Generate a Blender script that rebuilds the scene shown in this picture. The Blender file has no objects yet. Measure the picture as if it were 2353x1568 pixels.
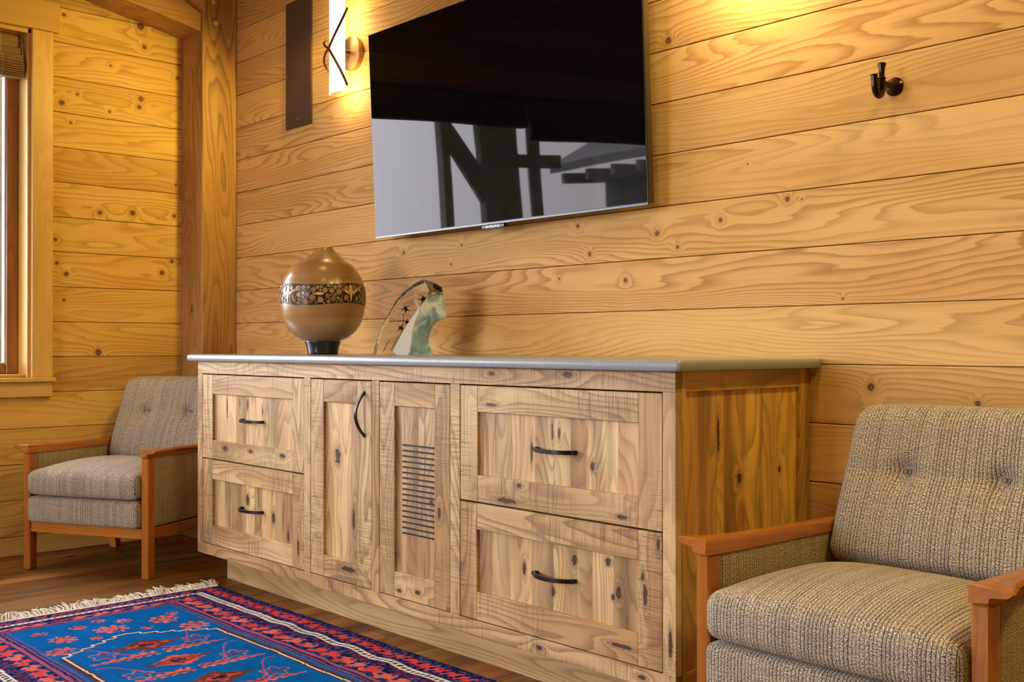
import bpy, bmesh, math, random
import numpy as np
from mathutils import Vector, Matrix, noise as mnoise
random.seed(7)
PI = math.pi
SC = bpy.context.scene
COL = SC.collection
CAMZ = 0.915

# ------------------------------------------------------------------ node helpers
class NT:
    def __init__(s, name, disp=None):
        s.mat = bpy.data.materials.new(name); s.mat.use_nodes = True
        s.t = s.mat.node_tree; s.t.nodes.clear()
        s.out = s.t.nodes.new('ShaderNodeOutputMaterial')
    def n(s, typ, **kw):
        nd = s.t.nodes.new(typ)
        for k, v in kw.items():
            if k.startswith('i_'): s.set(nd.inputs[int(k[2:])], v)
            elif hasattr(nd, k) and k not in ('inputs',): setattr(nd, k, v)
        return nd
    def set(s, inp, v):
        if isinstance(v, bpy.types.NodeSocket): s.t.links.new(v, inp)
        else:
            try: inp.default_value = v
            except Exception: inp.default_value = tuple(v)[:3] + (1.0,)
    def m(s, op, a, b=0.0, c=None, clamp=False):
        nd = s.n('ShaderNodeMath', operation=op); nd.use_clamp = clamp
        s.set(nd.inputs[0], a); s.set(nd.inputs[1], b)
        if c is not None: s.set(nd.inputs[2], c)
        return nd.outputs[0]
    def vm(s, op, a, b=None, scale=None):
        nd = s.n('ShaderNodeVectorMath', operation=op)
        s.set(nd.inputs[0], a)
        if b is not None: s.set(nd.inputs[1], b)
        if scale is not None: s.set(nd.inputs[3], scale)
        return nd.outputs['Value'] if op in ('DISTANCE', 'LENGTH', 'DOT_PRODUCT') else nd.outputs[0]
    def noise(s, vec, scale=1.0, detail=2.0, rough=0.5, dim='3D', dist=0.0, w=None):
        nd = s.n('ShaderNodeTexNoise', noise_dimensions=dim)
        if vec is not None and dim != '1D': s.set(nd.inputs['Vector'], vec)
        if w is not None: s.set(nd.inputs['W'], w)
        s.set(nd.inputs['Scale'], scale); s.set(nd.inputs['Detail'], detail)
        s.set(nd.inputs['Roughness'], rough); s.set(nd.inputs['Distortion'], dist)
        return nd.outputs[0]
    def ramp(s, f, pts, interp='LINEAR'):
        nd = s.n('ShaderNodeValToRGB'); cr = nd.color_ramp; cr.interpolation = interp
        while len(cr.elements) < len(pts): cr.elements.new(0.5)
        for e, (p, c) in zip(cr.elements, pts):
            e.position = p; e.color = (c, c, c, 1) if isinstance(c, (int, float)) else tuple(c) + (1,)
        s.set(nd.inputs[0], f); return nd.outputs[0]
    def mix(s, f, a, b, mode='MIX'):
        nd = s.n('ShaderNodeMix', data_type='RGBA', blend_type=mode)
        s.set(nd.inputs[0], f); s.set(nd.inputs[6], a); s.set(nd.inputs[7], b)
        return nd.outputs[2]
    def attr(s, name):
        return s.n('ShaderNodeAttribute', attribute_name=name)
    def smooth(s, x, a, b):
        nd = s.n('ShaderNodeMapRange', interpolation_type='SMOOTHSTEP')
        for i, v in enumerate((x, a, b, 0.0, 1.0)): s.set(nd.inputs[i], v)
        return nd.outputs[0]
    def bump(s, h, strength=0.3, dist=0.001):
        nd = s.n('ShaderNodeBump'); s.set(nd.inputs['Strength'], strength); s.set(nd.inputs['Distance'], dist)
        s.set(nd.inputs['Height'], h); return nd.outputs[0]
    def bsdf(s, color, rough=0.5, normal=None, metal=0.0, spec=0.5, coat=0.0, coatr=0.1, sheen=0.0, **kw):
        b = s.n('ShaderNodeBsdfPrincipled')
        s.set(b.inputs['Base Color'], color if isinstance(color, bpy.types.NodeSocket) else tuple(color)[:3] + (1,))
        s.set(b.inputs['Roughness'], rough); s.set(b.inputs['Metallic'], metal)
        s.set(b.inputs['Specular IOR Level'], spec); s.set(b.inputs['Coat Weight'], coat); s.set(b.inputs['Coat Roughness'], coatr)
        if sheen: s.set(b.inputs['Sheen Weight'], sheen)
        if normal is not None: s.set(b.inputs['Normal'], normal)
        for k, v in kw.items(): s.set(b.inputs[k], v)
        s.t.links.new(b.outputs[0], s.out.inputs[0]); return b

def srgb(r, g, b):
    f = lambda c: ((c / 255 + 0.055) / 1.055) ** 2.4 if c > 10 else c / 255 / 12.92
    return (f(r), f(g), f(b))

# ------------------------------------------------------------------ wood
def wood(name, light, mid, dark, N=22, amp=0.55, slope=1.2, line=0.6, tonev=0.25, rough=0.38, coat=0.0,
         knots=None, kvor=0.0, kcol=(0.09, 0.03, 0.012), saw=0.0, streak=0.0, bump=0.25, hueshift=0.0, kaxis='XZ', stretch=1.0, spec=0.4):
    s = NT(name)
    P = s.attr('gr').outputs['Vector']; T = s.attr('tone').outputs['Fac']
    low = s.noise(s.vm('MULTIPLY', P, (0.95 / stretch, 7.0, 7.0)), 1.0, 1.0, 0.45)
    warp = s.noise(s.vm('MULTIPLY', P, (5.0, 45.0, 45.0)), 1.0, 1.0, 0.5)
    sep = s.n('ShaderNodeSeparateXYZ'); s.set(sep.inputs[0], P)
    h = s.m('ADD', s.m('MULTIPLY', low, amp), s.m('MULTIPLY', warp, 0.035))
    h = s.m('ADD', h, s.m('MULTIPLY', sep.outputs[1], slope))
    kd = None
    if knots:
        g = s.n('ShaderNodeNewGeometry').outputs['Position']
        wob = s.noise(s.vm('MULTIPLY', g, (90, 90, 90)), 1.0, 2.0)
        for kt in knots:
            a, z, ra = kt[:3]; rz = kt[3] if len(kt) > 3 else ra
            sv = (1 / ra, 0, 1 / rz) if kaxis == 'XZ' else (0, 1 / ra, 1 / rz)
            off = (-a / ra, 0, -z / rz) if kaxis == 'XZ' else (0, -a / ra, -z / rz)
            nd = s.n('ShaderNodeVectorMath', operation='MULTIPLY_ADD'); s.set(nd.inputs[0], g); s.set(nd.inputs[1], sv); s.set(nd.inputs[2], off)
            d = s.vm('LENGTH', nd.outputs[0])
            kd = d if kd is None else s.m('MINIMUM', kd, d)
        kd = s.m('ADD', kd, s.m('MULTIPLY', s.m('SUBTRACT', wob, 0.5), 1.3 if len(knots[0]) > 3 else 0.6))
    if kvor > 0:
        v = s.n('ShaderNodeTexVoronoi', feature='F1'); s.set(v.inputs['Vector'], s.vm('MULTIPLY', P, (kvor * 0.55, kvor, kvor))); s.set(v.inputs['Scale'], 1.0)
        sx = s.n('ShaderNodeSeparateColor'); s.set(sx.inputs[0], v.outputs['Color'])
        has = s.m('GREATER_THAN', sx.outputs[0], 0.42)
        rr = s.m('ADD', s.m('MULTIPLY', sx.outputs[1], 0.07), 0.02)
        d = s.m('DIVIDE', v.outputs['Distance'], rr)
        d = s.m('ADD', d, s.m('MULTIPLY', s.m('SUBTRACT', 1.0, has), 50.0))
        d = s.m('ADD', d, s.m('MULTIPLY', s.m('SUBTRACT', s.noise(s.vm('MULTIPLY', P, (50, 90, 90)), 1.0, 2.0), 0.5), 1.6))
        kd = d if kd is None else s.m('MINIMUM', kd, d)
    if kd is not None:
        kk = s.m('DIVIDE', 1.0, s.m('ADD', 1.0, s.m('MULTIPLY', kd, kd)))
        h = s.m('ADD', h, s.m('MULTIPLY', kk, 0.30 if not kvor else 0.22))
    fr = s.m('FRACT', s.m('MULTIPLY', h, N))
    ln = s.ramp(fr, [(0.0, 0.0), (0.45, 0.12), (0.82, 0.85), (0.9, 1.0), (1.0, 0.05)])
    fib = s.noise(s.vm('MULTIPLY', P, (7.0, 420.0, 420.0)), 1.0, 1.0, 0.6)
    broad = s.noise(s.vm('MULTIPLY', P, (1.3, 9.0, 9.0)), 1.0, 1.0, 0.5)
    lnmod = s.smooth(s.noise(s.vm('MULTIPLY', P, (0.8, 5.0, 5.0)), 1.0, 1.0), 0.25, 0.65)
    f1 = s.m('MULTIPLY', s.m('MULTIPLY', ln, line), s.m('ADD', 0.35, s.m('MULTIPLY', lnmod, 0.65)))
    col = s.mix(s.smooth(broad, 0.3, 0.72), light, mid)
    col = s.mix(f1, col, dark)
    col = s.mix(s.m('MULTIPLY', s.smooth(fib, 0.45, 0.75), 0.16), col, dark)
    if streak > 0:
        st = s.noise(s.vm('MULTIPLY', P, (1.5, 38.0, 38.0)), 1.0, 2.0, 0.6)
        stm = s.smooth(st, 0.62, 0.70)
        col = s.mix(s.m('MULTIPLY', stm, streak), col, kcol)
        st2 = s.noise(s.vm('MULTIPLY', P, (0.9, 14.0, 14.0)), 1.0, 1.0)
        col = s.mix(s.m('MULTIPLY', s.smooth(st2, 0.5, 0.68), min(0.8, streak * 1.1)), col, dark)
    # board tone
    tv = s.m('ADD', 1.0 - tonev, s.m('MULTIPLY', T, 2 * tonev))
    hs = s.n('ShaderNodeHueSaturation')
    s.set(hs.inputs['Hue'], s.m('ADD', 0.5 - hueshift, s.m('MULTIPLY', s.m('FRACT', s.m('MULTIPLY', T, 7.31)), 2 * hueshift)))
    s.set(hs.inputs['Value'], tv); s.set(hs.inputs['Color'], col); col = hs.outputs[0]
    hgt = s.m('ADD', s.m('MULTIPLY', ln, -0.35), s.m('MULTIPLY', fib, -0.5))
    if saw > 0:
        sn = s.noise(s.vm('MULTIPLY', P, (330.0, 9.0, 9.0)), 1.0, 2.0, 0.7)
        area = s.smooth(s.noise(s.vm('MULTIPLY', P, (5.0, 7.0, 7.0)), 1.0, 1.0), 0.35, 0.62)
        sm = s.m('MULTIPLY', s.smooth(sn, 0.46, 0.66), area)
        col = s.mix(s.m('MULTIPLY', sm, saw), col, dark)
        hgt = s.m('ADD', hgt, s.m('MULTIPLY', s.m('MULTIPLY', sn, area), -3.0 * saw))
    rghs = s.m('ADD', rough, s.m('MULTIPLY', s.m('SUBTRACT', fib, 0.5), 0.25))
    if kd is not None:
        halo = s.m('SUBTRACT', 1.0, s.smooth(kd, 0.9, 2.4))
        core = s.m('SUBTRACT', 1.0, s.smooth(kd, 0.75, 1.1))
        rim = s.m('MULTIPLY', core, s.smooth(kd, 0.45, 0.85))
        col = s.mix(s.m('MULTIPLY', halo, 0.45), col, dark)
        kin = s.mix(s.smooth(s.m('FRACT', s.m('MULTIPLY', kd, 3.0)), 0.1, 0.9), kcol, s_lerp(kcol, dark, 0.5))
        col = s.mix(s.m('MULTIPLY', core, 0.88), col, kin)
        col = s.mix(s.m('MULTIPLY', rim, 0.6), col, tuple(c * 0.4 for c in kcol) + (1,))
        hgt = s.m('ADD', hgt, s.m('MULTIPLY', core, -0.8))
    s.bsdf(col, rghs, s.bump(hgt, bump, 0.0008), spec=spec, coat=coat, coatr=0.25)
    return s.mat
def s_lerp(a, b, t): return tuple(a[i] * (1 - t) + b[i] * t for i in range(3)) + (1,)
def c4(c): return tuple(c)[:3] + (1,)

TVK = [(-1.604,1.316,0.0071),(-1.825,1.277,0.0063),(-2.057,1.256,0.0079),(-2.388,1.306,0.0071),(-2.336,1.211,0.0070),(-1.980,1.210,0.0052),(-2.184,1.120,0.0068),(-2.473,1.138,0.0036),(-2.973,1.284,0.0048),(-3.033,1.217,0.0048),(-3.322,1.279,0.0068),(-1.438,1.038,0.0034),(-1.360,0.809,0.0100),(-1.087,0.778,0.0072),(-2.014,1.833,0.0105),(-1.732,1.427,0.0024),(-1.559,1.310,0.0023),(-3.663,2.087,0.0054),(-4.541,1.811,0.0041)]
LFK = [(1.786,2.403,0.0078),(2.141,2.425,0.0165),(2.160,2.330,0.0103),(1.998,2.212,0.0050),(2.326,2.210,0.0084),(1.777,2.006,0.0117),(1.846,2.055,0.0059),(2.143,2.080,0.0123),(2.135,2.042,0.0103),(1.994,1.998,0.0060),(1.816,1.922,0.0059),(1.749,1.391,0.0078),(2.104,1.538,0.0123),(1.950,1.527,0.0100),(2.309,1.541,0.0084),(1.757,1.285,0.0078),(1.798,1.238,0.0098),(1.788,1.120,0.0059),(1.943,0.885,0.0140),(2.298,1.322,0.0084),(2.248,1.265,0.0104),(2.318,1.693,0.0063)]
FRK = [(-2.169,0.838,0.0119,0.0060),(-1.879,0.841,0.0166,0.0066),(-3.675,0.527,0.0185,0.0099),(-3.485,0.530,0.0159,0.0063),(-3.264,0.529,0.0171,0.0076),(-2.588,0.173,0.0115,0.0066),(-2.497,0.182,0.0113,0.0064),(-2.859,0.196,0.0385,0.0084),(-2.172,0.752,0.0209,0.0048),(-2.061,0.541,0.0102,0.0058),(-2.111,0.496,0.0382,0.0071),(-1.697,0.500,0.0184,0.0053),(-1.633,0.368,0.0052,0.0124),(-1.626,0.325,0.0052,0.0268),(-1.697,0.188,0.0342,0.0053),(-1.982,0.126,0.0114,0.0068),(-1.636,0.127,0.0129,0.0052),(-1.550,0.223,0.0050,0.0302),(-1.587,0.447,0.0038,0.0122),(-3.159,0.226,0.0056,0.0268),(-2.023,0.645,0.0057,0.0138),(-2.397,0.430,0.0063,0.0176)]
PNK = [(-2.934,0.553,0.0142,0.0242),(-2.844,0.357,0.0070,0.0335),(-1.804,0.612,0.0068,0.0108),(-1.946,0.695,0.0042,0.0225),(-1.921,0.686,0.0042,0.0157),(-2.023,0.634,0.0043,0.0299),(-2.051,0.322,0.0058,0.0162),(-1.867,0.372,0.0083,0.0132),(-1.752,0.383,0.0080,0.0085),(-1.942,0.277,0.0070,0.0112),(-1.719,0.312,0.0079,0.0148),(-1.736,0.299,0.0053,0.0074),(-3.523,0.348,0.0120,0.0224),(-3.340,0.303,0.0096,0.0185),(-3.241,0.250,0.0057,0.0212),(-3.678,0.685,0.0041,0.0362),(-3.582,0.705,0.0040,0.0162),(-3.524,0.699,0.0060,0.0192),(-3.417,0.680,0.0039,0.0157),(-2.445,0.456,0.0080,0.0115)]
SDK = [(1.966,0.779,0.0045,0.0091), (2.131,0.699,0.0047,0.0422), (2.218,0.586,0.0081,0.0129), (2.396,0.594,0.0051,0.0090)]
FIR_L, FIR_M, FIR_D = c4((0.72, 0.445, 0.125)), c4((0.64, 0.365, 0.080)), c4((0.33, 0.150, 0.022))
M = {}
M['fir_back'] = wood('fir_planks_long_wall', c4((0.74, 0.455, 0.165)), c4((0.66, 0.375, 0.115)), c4((0.35, 0.165, 0.032)), N=30, amp=0.6, slope=1.5, line=0.74, knots=TVK, tonev=0.13, hueshift=0.006, rough=0.66, spec=0.22)
M['fir_left'] = wood('fir_planks_window_wall', FIR_L, FIR_M, FIR_D, N=22, amp=0.6, slope=1.3, line=0.6, knots=LFK, kaxis='YZ', tonev=0.15, hueshift=0.006, rough=0.6, spec=0.25)
M['fir'] = wood('fir_planks', FIR_L, FIR_M, FIR_D, N=18, amp=0.5, slope=1.3, line=0.4, kvor=6.0, tonev=0.16, hueshift=0.012, rough=0.45)
M['trim'] = wood('fir_trim', FIR_L, FIR_M, FIR_D, N=34, amp=0.35, slope=3.0, line=0.25, tonev=0.06, rough=0.35, coat=0.4)
M['sash'] = wood('stained_sash_wood', c4((0.42, 0.17, 0.045)), c4((0.34, 0.125, 0.03)), c4((0.16, 0.05, 0.012)), N=26, amp=0.5, slope=2.0, line=0.5, tonev=0.08, rough=0.32, coat=0.3)
M['post'] = wood('timber_post_wood', c4((0.45, 0.24, 0.07)), c4((0.33, 0.16, 0.045)), c4((0.14, 0.055, 0.015)), N=17, amp=0.9, slope=1.0, line=0.75, tonev=0.05, rough=0.45, kvor=4.5)
M['brace'] = wood('timber_brace_wood', c4((0.55, 0.30, 0.09)), c4((0.46, 0.23, 0.065)), c4((0.20, 0.08, 0.02)), N=22, amp=0.7, slope=1.0, line=0.5, tonev=0.05, rough=0.45, kvor=5.5)
M['peg'] = wood('peg_end_grain', c4((0.8, 0.5, 0.16)), c4((0.75, 0.45, 0.14)), c4((0.5, 0.28, 0.08)), N=30, line=0.2, tonev=0.02)
HL, HM, HD, HK = c4(srgb(226, 194, 142)), c4(srgb(188, 148, 98)), c4(srgb(104, 68, 38)), c4(srgb(34, 18, 10))
M['hick_frame'] = wood('hickory_frame', HL, HM, HD, N=19, amp=0.85, slope=1.0, line=0.62, tonev=0.20, hueshift=0.004, rough=0.55, knots=FRK, kcol=HK, saw=0.62, streak=0.22, bump=0.6, stretch=0.7)
M['hick_panel'] = wood('hickory_panel', HL, HM, HD, N=17, amp=0.9, slope=0.8, line=0.55, tonev=0.32, hueshift=0.006, rough=0.48, knots=PNK, kcol=HK, saw=0.0, streak=0.42, bump=0.3, stretch=0.6)
M['hick_side'] = wood('hickory_side', c4(srgb(240, 196, 112)), c4(srgb(204, 152, 78)), HD, N=17, amp=0.85, slope=0.8, line=0.5, tonev=0.30, hueshift=0.006, rough=0.42, knots=SDK, kaxis='YZ', kcol=HK, streak=0.38, bump=0.25, stretch=0.7)
M['hick_toe'] = wood('hickory_toe_kick', HL, HM, HD, N=17, amp=0.9, slope=1.5, line=0.5, tonev=0.1, rough=0.5, streak=0.1)
M['floorw'] = wood('oak_floorboards', c4(srgb(164, 112, 54)), c4(srgb(116, 73, 33)), c4(srgb(54, 30, 12)), N=19, amp=0.7, slope=1.0, line=0.5, tonev=0.34, hueshift=0.012, rough=0.48, kvor=5.0, kcol=HK, streak=0.25, bump=0.15, spec=0.2)
M['teak'] = wood('oiled_teak', c4(srgb(200, 124, 38)), c4(srgb(170, 98, 26)), c4(srgb(106, 56, 14)), N=30, amp=0.4, slope=2.0, line=0.32, tonev=0.03, rough=0.28, coat=0.35, bump=0.08)

def simple(name, col, rough=0.5, metal=0.0, nz=0.0, nscale=200, bumpd=0.0, **kw):
    s = NT(name)
    tc = s.n('ShaderNodeTexCoord').outputs['Object']
    nn = s.noise(tc, nscale, 3.0)
    c = s.mix(s.smooth(nn, 0.3, 0.7), c4(tuple(v * (1 - nz) for v in col[:3])), c4(tuple(min(1, v * (1 + nz)) for v in col[:3])))
    s.bsdf(c, rough, s.bump(nn, bumpd, 0.0006) if bumpd else None, metal=metal, **kw)
    return s.mat
M['plaster'] = simple('backing', (0.12, 0.06, 0.02), 0.9)
M['counter'] = simple('grey_quartz', srgb(150, 154, 160), 0.30, nz=0.12, nscale=420, spec=0.5, coat=0.12, coatr=0.1)
M['iron'] = simple('dark_bronze_metal', srgb(58, 54, 52), 0.34, metal=0.85, nz=0.1, nscale=60)
M['hookm'] = simple('oil_rubbed_bronze', srgb(62, 44, 34), 0.22, metal=0.9, nz=0.3, nscale=40)
M['speaker'] = simple('speaker_grille_cloth', srgb(66, 42, 26), 0.75, nz=0.12, nscale=900, bumpd=0.2)
M['tvbody'] = simple('tv_black_plastic', srgb(22, 20, 20), 0.28, nz=0.1)
M['tvside'] = simple('tv_bronze_side', srgb(84, 66, 40), 0.38, metal=0.7, nz=0.05)
M['chrome'] = simple('bright_metal', srgb(170, 178, 182), 0.15, metal=1.0, nz=0.02)
M['trimmetal'] = simple('tv_trim_metal', srgb(88, 92, 96), 0.3, metal=1.0, nz=0.02)
M['vent'] = simple('vent_slot_dark', (0.012, 0.010, 0.009), 0.7)
M['strike'] = simple('vent_slot_edge', srgb(176, 160, 140), 0.4)
M['felt'] = simple('felt_pad', srgb(150, 140, 128), 0.9)
M['ebony'] = simple('ebonised_wood', srgb(26, 24, 26), 0.25, nz=0.3, nscale=30, coat=0.4, coatr=0.1)
M['fringe'] = simple('cotton_fringe', srgb(236, 228, 214), 0.85, nz=0.12, nscale=300)
M['gasket'] = simple('glazing_bead', srgb(225, 225, 222), 0.4)
M['plate'] = simple('sconce_plate_metal', srgb(150, 120, 84), 0.3, metal=0.9, nz=0.05)
M['bronze_rod'] = simple('sconce_rod_metal', srgb(96, 66, 34), 0.35, metal=0.7, nz=0.1)
M['ground_out'] = simple('gravel_ground', srgb(92, 94, 84), 0.95, nz=0.3, nscale=3)
M['deckpost'] = simple('dark_deck_timber', srgb(168, 172, 164), 0.8, nz=0.25, nscale=12)
M['roofm'] = simple('metal_roof', srgb(130, 134, 138), 0.6, nz=0.1, nscale=4)
M['housew'] = simple('house_siding', srgb(120, 120, 116), 0.8, nz=0.2, nscale=6)
M['weather'] = wood('weathered_grey_wood', c4(srgb(98, 101, 104)), c4(srgb(80, 84, 88)), c4(srgb(40, 43, 47)), N=13, amp=0.8, slope=1.2, line=0.7, tonev=0.05, rough=0.8, kvor=4.0, kcol=c4(srgb(60, 58, 58)))

# screen: near-black glass with a faint rosy anti-glare coating
s = NT('tv_screen_glass')
s.bsdf((0.0022, 0.0020, 0.0022), 0.02, None, spec=0.15, **{'Specular Tint': (1.0, 0.86, 0.86, 1.0)})
M['screen'] = s.mat
# window glass
s = NT('window_glass')
lw = s.n('ShaderNodeLayerWeight'); lw.inputs[0].default_value = 0.5
frs = s.m('ADD', 0.035, s.m('MULTIPLY', s.m('POWER', lw.outputs['Facing'], 5.0), 0.9))
tr = s.n('ShaderNodeBsdfTransparent'); gl = s.n('ShaderNodeBsdfGlossy'); gl.inputs['Roughness'].default_value = 0.01
mx = s.n('ShaderNodeMixShader'); s.set(mx.inputs[0], frs); s.t.links.new(tr.outputs[0], mx.inputs[1]); s.t.links.new(gl.outputs[0], mx.inputs[2])
s.t.links.new(mx.outputs[0], s.out.inputs[0]); M['winglass'] = s.mat
# sculpture glass
s = NT('clear_cast_glass')
s.bsdf((0.97, 0.99, 0.985), 0.0, None, **{'Transmission Weight': 1.0, 'IOR': 1.45})
M['glass'] = s.mat
s = NT('frosted_teal_glass_break')
tc = s.n('ShaderNodeTexCoord').outputs['Object']
nn = s.noise(tc, 16, 5.0, 0.6, dist=0.8)
colr = s.mix(s.smooth(nn, 0.38, 0.62), c4(srgb(122, 170, 205)), c4(srgb(226, 242, 255)))
s.bsdf(colr, 0.3, s.bump(nn, 0.9, 0.012), coat=0.6, coatr=0.08, )
M['teal'] = s.mat
s = NT('window_reflection_white'); s.bsdf(srgb(222, 228, 234), 0.35, s.bump(s.noise(s.n('ShaderNodeTexCoord').outputs['Object'], 30, 3.0), 0.2, 0.002)); M['glassglint'] = s.mat  # plain white for the window light seen inside the sculpture
M['rimglass'] = simple('chipped_dark_glass', srgb(84, 92, 92), 0.2, nz=0.7, nscale=140, bumpd=1.0, coat=0.8)
M['etch'] = simple('etched_grey_figure', srgb(168, 152, 136), 0.5, nz=0.35, nscale=160, bumpd=0.4)
# sconce glass: opal, lit from inside
s = NT('lit_opal_glass')
e = s.n('ShaderNodeEmission'); e.inputs[0].default_value = (1.0, 0.97, 0.92, 1); e.inputs[1].default_value = 0.72
b = s.n('ShaderNodeBsdfPrincipled'); b.inputs['Base Color'].default_value = (0.9, 0.87, 0.8, 1); b.inputs['Roughness'].default_value = 0.25
ad = s.n('ShaderNodeAddShader'); s.t.links.new(e.outputs[0], ad.inputs[0]); s.t.links.new(b.outputs[0], ad.inputs[1]); s.t.links.new(ad.outputs[0], s.out.inputs[0])
M['opal'] = s.mat
# tweed
def tweed(name, base=1.0):
    s = NT(name)
    P = s.attr('gr').outputs['Vector']
    sp = s.n('ShaderNodeSeparateXYZ'); s.set(sp.inputs[0], P); S, T = sp.outputs[0], sp.outputs[1]
    cmb = lambda a, b: (lambda nd: (s.set(nd.inputs[0], a), s.set(nd.inputs[1], b), nd.outputs[0])[2])(s.n('ShaderNodeCombineXYZ'))
    j1 = s.noise(cmb(s.m('MULTIPLY', S, 60.0), s.m('MULTIPLY', T, 3.0)), 1.0, 1.0)
    S2 = s.m('ADD', S, s.m('MULTIPLY', s.m('SUBTRACT', j1, 0.5), 0.0042))
    f1 = s.m('PINGPONG', s.m('MULTIPLY', S2, 122.0), 0.5)               # ribs
    f2 = s.m('PINGPONG', s.m('MULTIPLY', S2, 366.0), 0.5)               # yarns
    thread = s.noise(cmb(s.m('MULTIPLY', S2, 560.0), s.m('MULTIPLY', T, 340.0)), 1.0, 1.0, 0.6)
    weft = s.noise(cmb(s.m('MULTIPLY', S2, 14.0), s.m('MULTIPLY', T, 330.0)), 1.0, 1.0, 0.5)
    big = s.noise(cmb(s.m('MULTIPLY', S2, 55.0), s.m('MULTIPLY', T, 1.2)), 1.0, 1.0)
    c = s.ramp(thread, [(0.34, srgb(62, 52, 46)), (0.43, srgb(138, 122, 104)), (0.53, srgb(194, 180, 156)), (0.63, srgb(255, 250, 238))])
    rib = s.m('SUBTRACT', 1.0, s.smooth(f1, 0.07, 0.20))
    c = s.mix(s.m('MULTIPLY', rib, s.m('ADD', 0.42, s.m('MULTIPLY', s.smooth(big, 0.35, 0.6), 0.45))), c, c4(srgb(58, 44, 36)))
    c = s.mix(s.m('MULTIPLY', s.m('SUBTRACT', 1.0, s.smooth(f2, 0.05, 0.2)), 0.35), c, c4(srgb(96, 80, 66)))
    c = s.mix(s.m('MULTIPLY', s.smooth(weft, 0.58, 0.66), 0.45), c, c4(srgb(206, 186, 142)))
    c = s.mix(s.m('MULTIPLY', s.smooth(big, 0.45, 0.7), 0.25), c, c4(srgb(128, 116, 108)))
    hg = s.m('ADD', s.m('MULTIPLY', thread, 0.9), s.m('ADD', s.m('MULTIPLY', s.smooth(f1, 0.0, 0.3), 0.9), s.m('MULTIPLY', f2, 0.8)))
    s.bsdf(c, 0.9, s.bump(hg, 0.6, 0.0018), spec=0.12, sheen=0.15)
    return s.mat
M['tweed'] = tweed('brown_grey_tweed')
# woven shade
s = NT('woven_wood_shade')
P = s.attr('gr').outputs['Vector']; sp = s.n('ShaderNodeSeparateXYZ'); s.set(sp.inputs[0], P)
w1 = s.noise(s.vm('MULTIPLY', P, (3, 420, 30)), 1.0, 2.0, 0.6)
vert = s.m('FRACT', s.m('MULTIPLY', sp.outputs[0], 9.0)); vl = s.m('MULTIPLY', s.m('LESS_THAN', vert, 0.05), 0.4)
c = s.ramp(w1, [(0.3, srgb(70, 48, 26)), (0.55, srgb(134, 100, 58)), (0.75, srgb(172, 140, 92))])
c = s.mix(vl, c, c4(srgb(190, 160, 110)))
s.bsdf(c, 0.6, s.bump(w1, 0.5, 0.001)); M['shade'] = s.mat
# rug pile reads its knots' colours
s = NT('rug_pile')
c = s.attr('rugcol').outputs['Color']
tc = s.n('ShaderNodeTexCoord').outputs['Object']
nn = s.noise(tc, 520, 2.0, 0.6); ab = s.noise(s.vm('MULTIPLY', tc, (4, 40, 1)), 1.0, 2.0)
hs = s.n('ShaderNodeHueSaturation'); s.set(hs.inputs['Value'], s.m('ADD', 0.55, s.m('ADD', s.m('MULTIPLY', nn, 0.6), s.m('MULTIPLY', ab, 0.35)))); s.set(hs.inputs['Color'], c)
s.bsdf(hs.outputs[0], 0.92, s.bump(nn, 0.8, 0.002), spec=0.02); M['rug'] = s.mat
# vase body
s = NT('turned_vase_wood')
tc = s.n('ShaderNodeTexCoord').outputs['Object']
v1 = s.noise(s.vm('MULTIPLY', tc, (2.5, 2.5, 60)), 1.0, 3.0, 0.6); v2 = s.noise(s.vm('MULTIPLY', tc, (3, 3, 7)), 1.0, 2.0)
c = s.mix(s.smooth(v1, 0.2, 0.8), c4(srgb(184, 144, 92)), c4(srgb(164, 122, 74)))
c = s.mix(s.m('MULTIPLY', s.smooth(v2, 0.45, 0.7), 0.4), c, c4(srgb(104, 66, 36)))
s.bsdf(c, 0.3, None, spec=0.5, coat=0.7, coatr=0.22); M['vasewood'] = s.mat
M['vaseband'] = simple('dark_resin_band', (0.012, 0.008, 0.006), 0.35)
s = NT('twig_slices'); T = s.attr('tone').outputs['Fac']
P = s.attr('gr').outputs['Vector']
rg = s.m('FRACT', s.m('MULTIPLY', s.vm('LENGTH', P), 420.0))
c = s.mix(T, c4(srgb(190, 150, 96)), c4(srgb(136, 96, 54))); c = s.mix(s.m('MULTIPLY', s.smooth(rg, 0.5, 1.0), 0.35), c, c4(srgb(92, 60, 32)))
s.bsdf(c, 0.35, None, coat=0.4, coatr=0.2); M['twig'] = s.mat
M['bird'] = simple('pale_bird_inlay', srgb(232, 196, 140), 0.35, nz=0.05, coat=0.4)

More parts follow.
